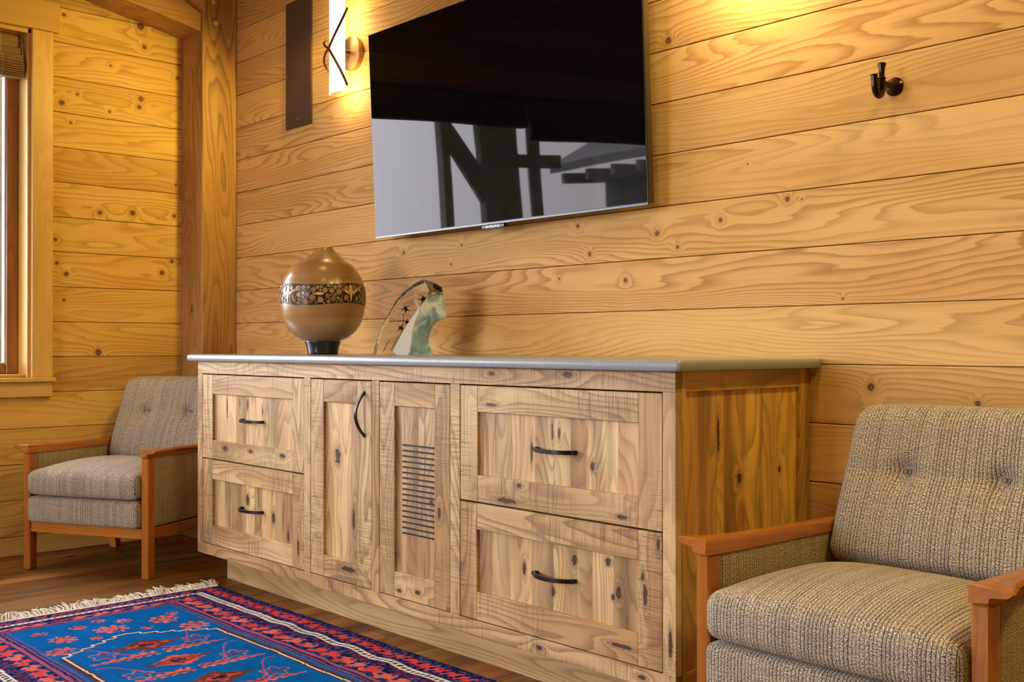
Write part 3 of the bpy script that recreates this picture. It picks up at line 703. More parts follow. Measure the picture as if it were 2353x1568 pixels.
for (cx_, cz_, px, pz, h, tn, pt, sd, lb) in draw:
    a, b = front(cx_[0], cx_[1], cz_[0], cz_[1], px[0], px[1], pz[0], pz[1], tn, pt, sd)
    d = cpart(a, 'drawer', M['hick_frame'], label=lb)
    cpart(b, 'drawer_panel', M['hick_panel'], d)
    bar_pull(h[0], h[1], h[2] * .97, .028, d, w=.0105)
a, b = front(cols[1][0], cols[1][1], .1505, .8055, -3.004, -2.811, .222, .730, (.42, .40, .72, .70), [.80, .74, .28], 41)
d = cpart(a, 'door', M['hick_frame'], label='left narrow door with an arched pull'); cpart(b, 'door_panel', M['hick_panel'], d)
bar_pull(-2.770, .699, .134, .033, d, vertical=True, w=.0095, name='door_handle')
a, b = front(cols[2][0], cols[2][1], .1505, .8055, -2.613, -2.418, .228, .732, (.40, .52, .70, .76), [.42, .30, .44], 42)
d = cpart(a, 'door', M['hick_frame'], label='right narrow door with a slotted vent'); cpart(b, 'door_panel', M['hick_panel'], d)
mb = MB(); m2 = MB()
for k in range(17):
    z = .615 - k * (.615 - .349) / 16
    mb.box(-2.584, -2.434, CY + .0085, CY + .0112, z - .0027, z + .0023, 'x', .0004); m2.box(-2.584, -2.434, CY + .009, CY + .0114, z - .0042, z - .0028, 'x', .0002)
v = cpart(mb, 'vent_slots', M['vent'], d)
cpart(m2, 'slot_edges', M['strike'], d)

# countertop with eased edge
cx0, cx1, cy0, cy1 = -3.932, -1.500, 1.918, YB - .002
mb = MB(); V = []; F = []
def outline(ins):
    pts = []; rc = .012
    for (X_, Y_, a0_) in ((cx1, cy0, -90), (cx0, cy0, 180)):
        pass
    rr = rc
    x0_, x1_, y0_, y1_ = cx0 + ins, cx1 - ins, cy0 + ins, cy1
    def arc(cx_, cy_, a, b): return [(cx_ + rr * math.cos(math.radians(a + (b - a) * i / 6)), cy_ + rr * math.sin(math.radians(a + (b - a) * i / 6))) for i in range(7)]
    return arc(x0_ + rr, y0_ + rr, 180, 270) + arc(x1_ - rr, y0_ + rr, 270, 360) + [(x1_, y1_), (x0_, y1_)]
prof = [(.006, .856), (.002, .8575), (0, .861), (0, .873), (.0016, .878), (.0050, .8815), (.0095, .8825)]
for ins, z in prof: V += [(p[0], p[1], z) for p in outline(ins)]
n = len(outline(0))
for i in range(len(prof) - 1):
    for k in range(n): F.append([i * n + k, i * n + (k + 1) % n, (i + 1) * n + (k + 1) % n, (i + 1) * n + k])
F.append(list(range(n))[::-1]); F.append([(len(prof) - 1) * n + k for k in range(n)])
mb.add(V, F, mb.gf('x', (0, 0, 0)), .5)
ctop = mb.build('countertop', M['counter'], smooth='auto')
tag(ctop, 'polished grey stone countertop lying on the hickory sideboard', 'countertop')
CTZ = .8825

# ================================================================== TV
tv = thing('television', (-2.705, 2.44, 1.335), 0, 'wide black flat screen television tilted forward on the plank wall', 'television')
tilt = math.atan(.037 / .78); TX = Matrix.Rotation(tilt, 4, 'X')
hw, hh_ = .684, .785
mb = MB(); mb.box(-hw, hw, .0, .006, .0, hh_, 'x', .001, xf=TX); mb.build('bezel', M['chrome'], tv).data.materials[0] = M['tvbody']
# the screen pane bows very slightly, as the wavy reflections show
mb = MB(); V = []; F = []; nx_, nz_ = 96, 56
for j in range(nz_ + 1):
    for i in range(nx_ + 1):
        x = -hw + .004 + (2 * hw - .008) * i / nx_; z = .006 + (hh_ - .010) * j / nz_
        y = -.0012 - .00016 * math.sin(x * 5.2 + 1.1) * math.cos(z * 4.0) - .00010 * math.sin(x * 9.0 + z * 7.0)
        V.append(TX @ Vector((x, y, z)))
for j in range(nz_):
    for i in range(nx_): a = j * (nx_ + 1) + i; F.append([a, a + 1, a + nx_ + 2, a + nx_ + 1])
mb.add(V, F, mb.gf('x', (0, 0, 0)), .5); mb.build('screen', M['screen'], tv, True)
mb = MB(); mb.box(-hw, hw, -.0022, .004, -.0025, .0035, 'x', .0006, xf=TX); mb.build('bottom_trim', M['trimmetal'], tv, label='thin metal strip')
mb = MB(); mb.box(-hw + .003, hw - .001, .0065, .030, .003, hh_ - .003, 'x', .002, xf=TX); mb.build('housing', M['tvside'], tv)
mb = MB(); mb.box(-.058, .058, -.0038, .010, -.016, -.0036, 'x', .002, xf=TX)
lg = mb.build('logo_badge', M['tvbody'], tv, label='small glossy black badge with worn bright letters')
mb = MB(); mb.box(-.25, .25, .034, .0848, .15, .55, 'x', .003); mb.build('wall_bracket', M['tvbody'], tv)
# letters on the badge: blocky strokes
fc = bpy.data.curves.new('badge_letters', 'FONT'); fc.body = 'SAMSUNG'; fc.size = .0135; fc.extrude = .0004; fc.align_x = 'CENTER'; fc.space_character = 1.25
fo = bpy.data.objects.new('badge_letters', fc); COL.objects.link(fo)
dg = bpy.context.evaluated_depsgraph_get(); me = bpy.data.meshes.new_from_object(fo.evaluated_get(dg)); bpy.data.objects.remove(fo)
o = bpy.data.objects.new('badge_letters', me); COL.objects.link(o); me.materials.append(M['chrome']); o.parent = lg
me.transform(TX @ Matrix.Translation((0, -.0044, -.0145)) @ Matrix.Rotation(PI / 2, 4, 'X'))

# wall speaker panel
sp_ = thing('wall_speaker', (-4.082, YB, 2.17), 0, 'slim dark brown upright speaker panel on the wall left of the sconce', 'speaker')
mb = MB(); mb.box(-.1055, .1055, -.006, -.0005, -.285, .282, 'z', .002); mb.build('speaker_body', M['speaker'], sp_)
mb = MB(); mb.box(-.1035, .1035, -.0075, -.0061, -.283, .280, 'z', .001); gpl = mb.build('speaker_grille', M['speaker'], sp_)
mb = MB(); mb.box(-.011, .011, -.0084, -.0076, -.252, -.2485, 'x', .0003); mb.build('maker_plate', M['chrome'], gpl)

# ================================================================== SCONCES
def sconce(X, z0, label, gain=1.0):
    t = thing('wall_sconce', (X, YB, z0), 0, label, 'wall lamp', 'curved glass wall lamps beside the television')
    # curved opal glass shield
    mb = MB(); V = []; F = []; n = 16; hgt = .52; R = .085; w = .056
    for (z, k) in ((0, 1.0), (hgt * .5, .985), (hgt, 1.03)):
        for i in range(n + 1):
            a = math.asin(w / R) * (-1 + 2 * i / n); V.append((R * math.sin(a) * k, -.112 + (R - R * math.cos(a)) * -1 + .028 - .0 if False else -.085 - (R * math.cos(a) - R * math.cos(math.asin(w / R))) , z))
        for i in range(n, -1, -1):
            a = math.asin(w / R) * (-1 + 2 * i / n); V.append((R * math.sin(a) * k * .96, -.0805 - (R * math.cos(a) - R * math.cos(math.asin(w / R))) * .96, z))
    m_ = 2 * (n + 1)
    for j in range(2):
        for i in range(m_): F.append([j * m_ + i, j * m_ + (i + 1) % m_, (j + 1) * m_ + (i + 1) % m_, (j + 1) * m_ + i])
    for i in range(n): F.append([i + 1, i, m_ - 1 - i, m_ - 2 - i]); F.append([2 * m_ + i, 2 * m_ + i + 1, 2 * m_ + m_ - 2 - i, 2 * m_ + m_ - 1 - i])
    mb.add(V, F, mb.gf('x', (0, 0, 0)), .5); mb.build('glass_shade', M['opal'], t, 'auto')
    zc = .175
    mb = MB(); mb.lathe([(.0, .026), (.062, .026), (.069, .022), (.070, .010), (.070, .0)][::-1], 40, .5, Matrix.Translation((0.0, 0, zc)) @ Matrix.Rotation(PI / 2, 4, 'X')); mb.build('back_plate', M['plate'], t, 'auto')
    for sgn in (1, -1):
        pts = []
        for i in range(41):
            u0 = -.078 + .235 * i / 40; u = u0 * sgn; a = math.radians(78 * (u0 / .155) ** .9 if u0 > 0 else 1350 * u0)
            pts.append((.077 * math.sin(a), -.076 - .050 * math.cos(a), zc + u))
        mb = MB(); mb.tube(pts, .0042, 8, flat=(1.2, .9)); mb.build('metal_strap', M['bronze_rod'], t, True)
    mb = MB(); mb.box(-.008, .008, -.085, -.02, zc - .01, zc + .01, 'y', .002)
    mb.build('arm', M['plate'], t)
    for zz, e_ in ((.035, 1.5 * gain), (.30, 1.3 * gain)):
        L = bpy.data.lights.new('sconce_bulb', 'POINT'); L.energy = e_; L.color = (1.0, .78, .36); L.shadow_soft_size = .018
        lo = bpy.data.objects.new('sconce_bulb', L); COL.objects.link(lo); lo.location = (X, YB - .072, z0 + zz)
    return t
sconce(-3.660, 1.948, 'lit white curved glass wall lamp with crossed metal straps left of the television')
sconce(-1.66, 1.99, 'lit curved glass wall lamp right of the television, casting the golden glow', 8.0)

# robe hook
hk = thing('robe_hook', (-1.294, YB, 1.566), 0, 'dark bronze double robe hook mounted on the plank wall right of the television', 'hook')
mb = MB(); mb.lathe([(.0235, 0), (.0235, .004), (.021, .007), (.0195, .008), (.0165, .014), (.011, .020), (.0090, .026), (.0078, .05), (.0078, .064), (0, .064)], 36, .5, Matrix.Rotation(PI / 2, 4, 'X')); mb.build('base_plate', M['hookm'], hk, 'auto')
mb = MB(); mb.lathe([(0, -.026), (.006, -.026), (.0078, -.021), (.0098, -.0195), (.0098, -.017), (.0088, -.016), (.0088, .004), (.0098, .005), (.0098, .0075), (.0078, .009), (.0068, .016), (.0074, .028), (.0104, .041), (.0104, .0435), (.0065, .0445), (0, .0435)], 24, .5, Matrix.Translation((0, -.066, .004))); mb.build('upright_peg', M['hookm'], hk, 'auto')
pts = [(0, -.066, -.016), (0, -.0665, -.024), (0, -.072, -.031), (0, -.082, -.034), (0, -.092, -.029), (0, -.0985, -.018), (0, -.1015, -.004), (0, -.1030, .008), (0, -.1040, .014)]
from mathutils import geometry as mgeo
def spline(pts, k=6):
    out = []; P = [Vector(p) for p in pts]
    for i in range(len(P) - 1):
        p0, p1, p2, p3 = P[max(i - 1, 0)], P[i], P[i + 1], P[min(i + 2, len(P) - 1)]
        for j in range(k):
            t_ = j / k
            out.append(.5 * ((2 * p1) + (-p0 + p2) * t_ + (2 * p0 - 5 * p1 + 4 * p2 - p3) * t_ ** 2 + (-p0 + 3 * p1 - 3 * p2 + p3) * t_ ** 3))
    out.append(P[-1]); return out
sp2 = spline(pts); rd = [.0078 + .0012 * math.sin(PI * i / len(sp2)) for i in range(len(sp2))]; rd[-1] = .0108; rd[-2] = .0104; rd[-3] = .0092
mb = MB(); mb.tube(sp2, rd, 16); mb.build('lower_hook', M['hookm'], hk, 'auto')

# ================================================================== VASE
VX, VY = -3.377, 2.19
px = .001638
va = thing('wooden_vase', (VX, VY, CTZ), 0, 'round turned wooden vase with a band of twig slices, on the countertop', 'vase')
zc_ = .2065    # height of the widest part above the counter
prof = [(814, 33), (812, 34.5), (806, 35), (798, 36.5), (790, 39), (785, 41), (783.5, 40.5)]
base = [(r * px, (814 - y) * px) for y, r in prof]
mb = MB(); mb.lathe([(0, 0)] + base + [(0, base[-1][1])], 48); mb.build('foot', M['ebony'], va, 'auto')
body = [(783, 38), (781, 44), (775, 57), (768, 67), (760, 75.5), (750, 82.5), (738, 88), (722, 92.5), (705, 95), (690, 96), (675, 95.5), (660, 93.5), (645, 89.5), (632, 83.5), (620, 75.5), (610, 66.5), (604, 54.5), (597, 44.5), (590, 35), (585, 28.5), (580, 23), (576, 19.8), (573.5, 18), (573.5, 15.5), (580, 12), (590, 11), (600, 14), (620, 40)]
# smooth profile and a lip that dips on one side
ys_ = body
mb = MB(); V = []; F = []; seg = 96
def lip(w, y, r, i):
    k = max(0, min(1, (612 - y) / 36.0)) if i < len(body) else 0
    dip = math.exp(-((((w - math.radians(262) + PI) % (2 * PI)) - PI) / .33) ** 2)
    z = (814 - y) * px
    up = .006 * k * k * (0.5 + .5 * math.cos(w - math.radians(20)))
    return z + up - .024 * k * k * dip, r * px * (1 - .25 * k * dip)
for i, (y, r) in enumerate(body):
    for k in range(seg):
        w = 2 * PI * k / seg; z, rr = lip(w, y, r, i); ox = .006 * max(0, min(1, (612 - y) / 36.0))
        V.append((rr * math.cos(w) + ox * math.cos(.82), rr * math.sin(w) + ox * math.sin(.82), z))
for i in range(len(body) - 1):
    for k in range(seg): k2 = (k + 1) % seg; F.append([i * seg + k, i * seg + k2, (i + 1) * seg + k2, (i + 1) * seg + k])
mb.add(V, F, mb.gf('z', (0, 0, 0)), .5); vb = mb.build('vase_body', M['vasewood'], va, True)
R0 = 96.2 * px
def rad_at(z):
    y = 814 - z / px
    for (ya, ra), (yb, rb) in zip(body[:-1], body[1:]):
        if ya >= y >= yb: t_ = (ya - y) / (ya - yb + 1e-9); return (ra + (rb - ra) * t_) * px
    return R0
def on_body(w, z, e): r = rad_at(z) + e; return (r * math.cos(w), r * math.sin(w), z)
zt_ = lambda w: (814 - 657) * px + .004 * math.sin(3 * w + .6); zb_ = lambda w: (814 - 702) * px + .005 * math.sin(3 * w + 1.4)
mb = MB(); V = []; F = []; NZ = 6
for k in range(144):
    w = 2 * PI * k / 144
    for j in range(NZ + 1): V.append(on_body(w, zb_(w) + (zt_(w) - zb_(w)) * j / NZ, .0008))
for k in range(144):
    for j in range(NZ): a = k * (NZ + 1) + j; b = ((k + 1) % 144) * (NZ + 1) + j; F.append([a, b, b + 1, a + 1])
mb.add(V, F, mb.gf('x', (0, 0, 0)), .5); band = mb.build('inlay_band', M['vaseband'], va, True)
# swallow and fish shapes
def inlay(mb, poly, w0, z0, sc):
    V = [on_body(w0 + p[0] * sc / R0, z0 + p[1] * sc, .0022) for p in poly]; c = on_body(w0 + sum(p[0] for p in poly) / len(poly) * sc / R0, z0 + sum(p[1] for p in poly) / len(poly) * sc, .0024)
    n = len(V); mb.add(V + [c], [[i, (i + 1) % n, n] for i in range(n)], mb.gf('x', (0, 0, 0)), .5)
camw = math.atan2(-VY, -VX)
birds = []
def bird(mb, w0, z0, sc):
    inlay(mb, [(-.10, .40), (0, .52), (.10, .40), (.13, .15), (.08, -.2), (.03, -.50), (-.03, -.50), (-.08, -.2), (-.13, .15)], w0, z0, sc)
    inlay(mb, [(-.15, .12), (-.15, -.12), (-.55, .14), (-.62, .30)], w0, z0, sc); inlay(mb, [(.15, -.12), (.15, .12), (.62, .30), (.55, .14)], w0, z0, sc)
    inlay(mb, [(.66, .30), (.68, .18), (1.05, .04), (.85, .14)], w0, z0, sc); birds.append((w0, z0, .62 * sc))
def fish(mb, w0, z0, sc):
    inlay(mb, [(-.55, 0), (-.35, .12), (0, .16), (.4, .10), (.55, 0), (.4, -.10), (0, -.16), (-.35, -.12)], w0, z0, sc); inlay(mb, [(-.5, 0), (-.7, .2), (-.62, 0), (-.7, -.2)], w0, z0, sc); birds.append((w0, z0, -.62 * sc))
mb = MB(); zm = (814 - 679) * px
# angle from the view axis: right of centre is positive
pw = lambda dx: camw + math.asin(max(-.99, min(.99, dx / 96.0)))
for w_, z_, s_ in [(pw(61), zm + .004, .062), (pw(-76), zm, .062)] + [(camw + PI - .9 + k * .9, zm, .06) for k in range(3)]:
    mb = MB(); bird(mb, w_, z_, s_); mb.build('bird_inlay', M['bird'], band)
mb = MB(); fish(mb, pw(-8), zm - .001, .034); mb.build('fish_inlay', M['bird'], band)
# twig slices packed on the band
rs = random.Random(5); discs = []
zone = [(.0098, 400), (.0078, 500), (.0058, 700), (.004, 900), (.0026, 1600)]
for (r, tries) in zone:
    for _ in range(tries):
        rr = r * rs.uniform(.85, 1.15); w = rs.uniform(0, 2 * PI); z = rs.uniform(zb_(w) + rr, zt_(w) - rr) if zt_(w) - zb_(w) > 2 * rr else None
        if z is None: continue
        ok = True
        for (w2, z2, r2) in discs:
            dw = abs((w - w2 + PI) % (2 * PI) - PI) * R0
            if dw < .03 and math.hypot(dw, z - z2) < rr + r2 + .0003: ok = False; break
        if ok:
            for (w2, z2, L_) in birds:
                dw = abs((w - w2 + PI) % (2 * PI) - PI) * R0
                if dw < abs(L_) + rr * .5 and (abs(z - z2) < .0045 + rr * .8 or (L_ > 0 and dw < .007 + rr)): ok = False; break
        if ok: discs.append((w, z, rr))
mb = MB()
for (w, z, r) in discs:
    V = []; F = []; n = 14; c = Vector(on_body(w, z, .0018)); nrm = Vector((math.cos(w), math.sin(w), (z - zm) / R0)).normalized(); u_ = Vector((-math.sin(w), math.cos(w), 0)); v_ = nrm.cross(u_)
    for k in range(n): a = 2 * PI * k / n; V.append(c + u_ * (r * math.cos(a)) + v_ * (r * math.sin(a)))
    for k in range(n): a = 2 * PI * k / n; V.append(c + nrm * .0006 + u_ * (r * .85 * math.cos(a)) + v_ * (r * .85 * math.sin(a)))
    F = [[k, (k + 1) % n, n + (k + 1) % n, n + k] for k in range(n)] + [[n + k for k in range(n)]]
    cc_ = c.copy(); mb.add(V, F, lambda p, nn_, cc_=cc_: tuple(p - cc_), rs.random())
mb.build('twig_slices', M['twig'], band)

# ================================================================== GLASS SCULPTURE
GY = 2.215
f_, yaw_, pit_ = 2443.6, math.radians(46.95), math.radians(.26)
Fv = Vector((-math.sin(yaw_) * math.cos(pit_), math.cos(yaw_) * math.cos(pit_), math.sin(pit_))); Rv = Vector((math.cos(yaw_), math.sin(yaw_), 0))
# local frame of the slab: u to the right across its broad face, w its thickness direction
gs = thing('glass_sculpture', (-2.915, GY, CTZ), math.radians(45), 'clear jagged glass sculpture with etched turtles and a teal broken edge', 'sculpture')
k_ = .001432   # metres per unit of outline (photo pixel at its distance)
def gp(x, y): return ((x - 640) / 7.465 * k_, (1446 - y) / 7.465 * k_)
left = [(102, 1446), (118, 1360), (180, 1140), (250, 940), (340, 780), (430, 620), (520, 460), (640, 330), (790, 205), (900, 135), (1000, 96)]
ridge = [(1060, 190), (1110, 310), (1035, 440), (970, 560), (905, 735), (850, 870), (815, 1020), (790, 1200), (765, 1340), (740, 1446)]
outer = [(1150, 132), (1300, 225), (1328, 365), (1360, 560), (1390, 750), (1190, 850), (1140, 920), (1090, 1010), (1050, 1180), (1085, 1290), (1120, 1380), (1145, 1446)]
TH = .062
mb = MB(); V = []; F = []
fl = [gp(*p) for p in left] + [gp(*p) for p in ridge]
n1 = len(fl)
for (u, z) in fl: V.append((u, -.010, z))
# back outline sits behind: the left edge shifts a little, the ridge becomes the outer edge
bl_ = [gp(x + 14, y + (6 if y < 1400 else 0)) for x, y in left] + [gp(*p) for p in outer[:1]] + [gp(*p) for p in outer[1:]]
def resample(pts, n):
    d = [0]; 
    for a, b in zip(pts[:-1], pts[1:]): d.append(d[-1] + math.hypot(b[0] - a[0], b[1] - a[1]))
    out = []
    for i in range(n):
        t_ = d[-1] * i / (n - 1)
        for j in range(len(d) - 1):
            if d[j] <= t_ + 1e-12 and t_ <= d[j + 1] + 1e-12:
                k = (t_ - d[j]) / max(1e-12, d[j + 1] - d[j]); out.append((pts[j][0] + (pts[j + 1][0] - pts[j][0]) * k, pts[j][1] + (pts[j + 1][1] - pts[j][1]) * k)); break
    return out
FL = resample([gp(*p) for p in left], 26); BL = resample([gp(x + 16, y) for x, y in left], 26)
FR = resample([gp(*p) for p in ridge], 26); BR = resample([gp(*p) for p in outer], 26)
rs = random.Random(2)
# clear body: front face, left cut edge, back face, bottom
V = []; F = []
loops = []
def addl(pts, y, jit=0):
    o = len(V)
    for (u, z) in pts: V.append((u + rs.uniform(-jit, jit), y + rs.uniform(-jit, jit), max(0.0005, z)))
    return o
a = addl(FL, -.012); b = addl(FR, -.012)
c = addl(BL, TH); d = addl(BR, TH * .72, .0006)
N_ = 26
front_f = [[a + i for i in range(N_)] + [b + i for i in range(N_)]]
back_f = [[c + i for i in range(N_)] + [d + i for i in range(N_)]]
lf = [[a + i, c + i, c + i + 1, a + i + 1] for i in range(N_ - 1)]
top_f = [[a + N_ - 1, c + N_ - 1, d, b]]
bot = [[a, b + N_ - 1, d + N_ - 1, c]]
side = [[b + i, d + i, d + i + 1, b + i + 1] for i in range(N_ - 1)]
mb.add(V, [list(f) for f in (front_f + back_f + lf + top_f + bot + side)], mb.gf('x', (0, 0, 0)), .5)
gb = mb.build('glass_body', M['glass'], gs)
bm = bmesh.new(); bm.from_mesh(gb.data); bmesh.ops.recalc_face_normals(bm, faces=bm.faces); bm.to_mesh(gb.data); bm.free()
# rough teal break facing right, a thin skin with relief
mb = MB(); V = []; F = []; MW = 14
for i in range(N_):
    for j in range(MW + 1):
        t_ = j / MW; p = Vector((FR[i][0], -.012, max(.0008, FR[i][1]))).lerp(Vector((BR[i][0], TH * .72, max(.0008, BR[i][1]))), t_)
        nz_v = mnoise.noise(p * 42) * .004 + mnoise.noise(p * 110) * .0015
        e = 1 if 0 < j < MW and 3 < i < N_ - 1 else .15
        p += Vector((.0012 + abs(nz_v) * e, -.0012 - nz_v * e * .6, 0)); V.append(p)
for i in range(4, N_ - 1):
    for j in range(MW): q = i * (MW + 1) + j; F.append([q, q + 1, q + MW + 2, q + MW + 1])
mb.add(V, F, mb.gf('x', (0, 0, 0)), .5); mb.build('broken_edge', M['teal'], gs, True, label='frosted teal broken edge')
mb = MB()   # window's reflection inside the glass, painted as a white sheet
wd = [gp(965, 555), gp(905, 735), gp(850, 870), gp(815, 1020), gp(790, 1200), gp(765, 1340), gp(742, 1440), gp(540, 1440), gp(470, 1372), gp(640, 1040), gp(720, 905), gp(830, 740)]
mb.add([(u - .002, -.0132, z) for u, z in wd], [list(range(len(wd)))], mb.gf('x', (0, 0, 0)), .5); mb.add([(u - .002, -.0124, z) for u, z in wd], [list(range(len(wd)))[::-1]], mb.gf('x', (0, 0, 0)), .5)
mb.build('reflection_patch', M['glassglint'], gs, label='white patch for the window reflected in the glass')
mb = MB(); V = []; F = []     # chipped dark rim along the curved edge, widening to the top
for i in range(N_):
    wd_ = .0022 + .011 * (max(0, i - 9) / (N_ - 10)) ** 1.4; nx2 = FL[min(i + 1, N_ - 1)]; nx1 = FL[max(i - 1, 0)]
    t2 = Vector((nx2[0] - nx1[0], nx2[1] - nx1[1])).normalized(); no = Vector((t2.y, -t2.x)); p = Vector(FL[i])
    for j in range(5): q_ = p + no * (wd_ * j / 4); V.append((q_.x, -.0124 - .0012 * mnoise.noise(Vector((q_.x * 300, q_.y * 300, j))), max(.0006, q_.y)))
    V.append((p.x - .0006, TH * .5, max(.0006, p.y)))
for i in range(N_ - 1):
    o_ = i * 6
    for j in range(4): F.append([o_ + j, o_ + 6 + j, o_ + 7 + j, o_ + 1 + j])
mb.add(V, F, mb.gf('x', (0, 0, 0)), .5); mb.build('chipped_rim', M['rimglass'], gs, label='dark chipped edge')
tf = [(1003, 98), (1150, 134), (1298, 227), (1326, 364), (1112, 312), (1058, 192)]
mb = MB(); P3 = []
for (x_, y_), yy in zip(tf, (-.0125, TH * .70, TH * .70, TH * .68, -.0125, -.0125)): P3.append((gp(x_, y_)[0] + .0012, yy - .0014, gp(x_, y_)[1] + .0008))
mb.add(P3, [list(range(6))[::-1]], mb.gf('x', (0, 0, 0)), .5); mb.build('top_facet', M['rimglass'], gs, label='dark slanted top facet')
# turtles etched inside
def turtle(cx_, cz_, s_, rot):
    mb = MB(); V = []; F = []
    ca, sa = math.cos(rot), math.sin(rot)
    def tr(u, z, y): return (cx_ + (u * ca - z * sa) * s_, y, cz_ + (u * sa + z * ca) * s_)
    xf = Matrix.Translation((cx_, .012, cz_)) @ Matrix.Rotation(-rot, 4, 'Y')
    prof = [(0, .006), (.5, .0056), (.8, .004), (1.0, .001), (.9, -.0015), (0, -.002)]
    mb.lathe([(r * s_, z) for r, z in prof][::-1], 18, .5, xf @ Matrix.Rotation(PI / 2, 4, 'X') @ Matrix.Diagonal((.85, 1.15, 1, 1)))
    for (u, z, r) in ((0, 1.45, .28),): mb.lathe([(0, -.003), (r * s_, -.001), (r * s_, .001), (0, .003)], 10, .5, xf @ Matrix.Translation((u * s_, 0, z * s_)) @ Matrix.Rotation(PI / 2, 4, 'X'))
    for (p0, p1, p2) in (((-.7, .7), (-1.5, .5), (-1.9, -.5)), ((.7, .7), (1.5, .6), (1.9, -.3)), ((-.5, -.9), (-.9, -1.4), (-.8, -1.8)), ((.5, -.9), (.9, -1.3), (1.0, -1.8))):
        mb.tube([Vector((u * s_, 0, z * s_)) for u, z in (p0, p1, p2)], [.28 * s_, .2 * s_, .05 * s_], 8, flat=(.5, 1), xf=xf)
    return mb.build('etched_turtle', M['etch'], gs, True)
u, z = gp(670, 615); turtle(u, z, .0078, .5); u, z = gp(985, 440); turtle(u, z, .0080, -.9)
u, z = gp(590, 960); turtle(u, z, .0070, .9); u, z = gp(700, 850); turtle(u, z, .006, 1.2)
mb = MB()
for pp in ([(630, 700), (628, 850), (600, 1020), (520, 1180), (440, 1290), (420, 1370)], [(400, 1170), (330, 1250), (290, 1350), (265, 1380)], [(530, 1080), (480, 1200), (450, 1300)]):
    mb.tube(spline([(gp(*q)[0], .014, gp(*q)[1]) for q in pp], 4), .0011, 6)
mb.build('etched_weed', M['etch'], gs, True)

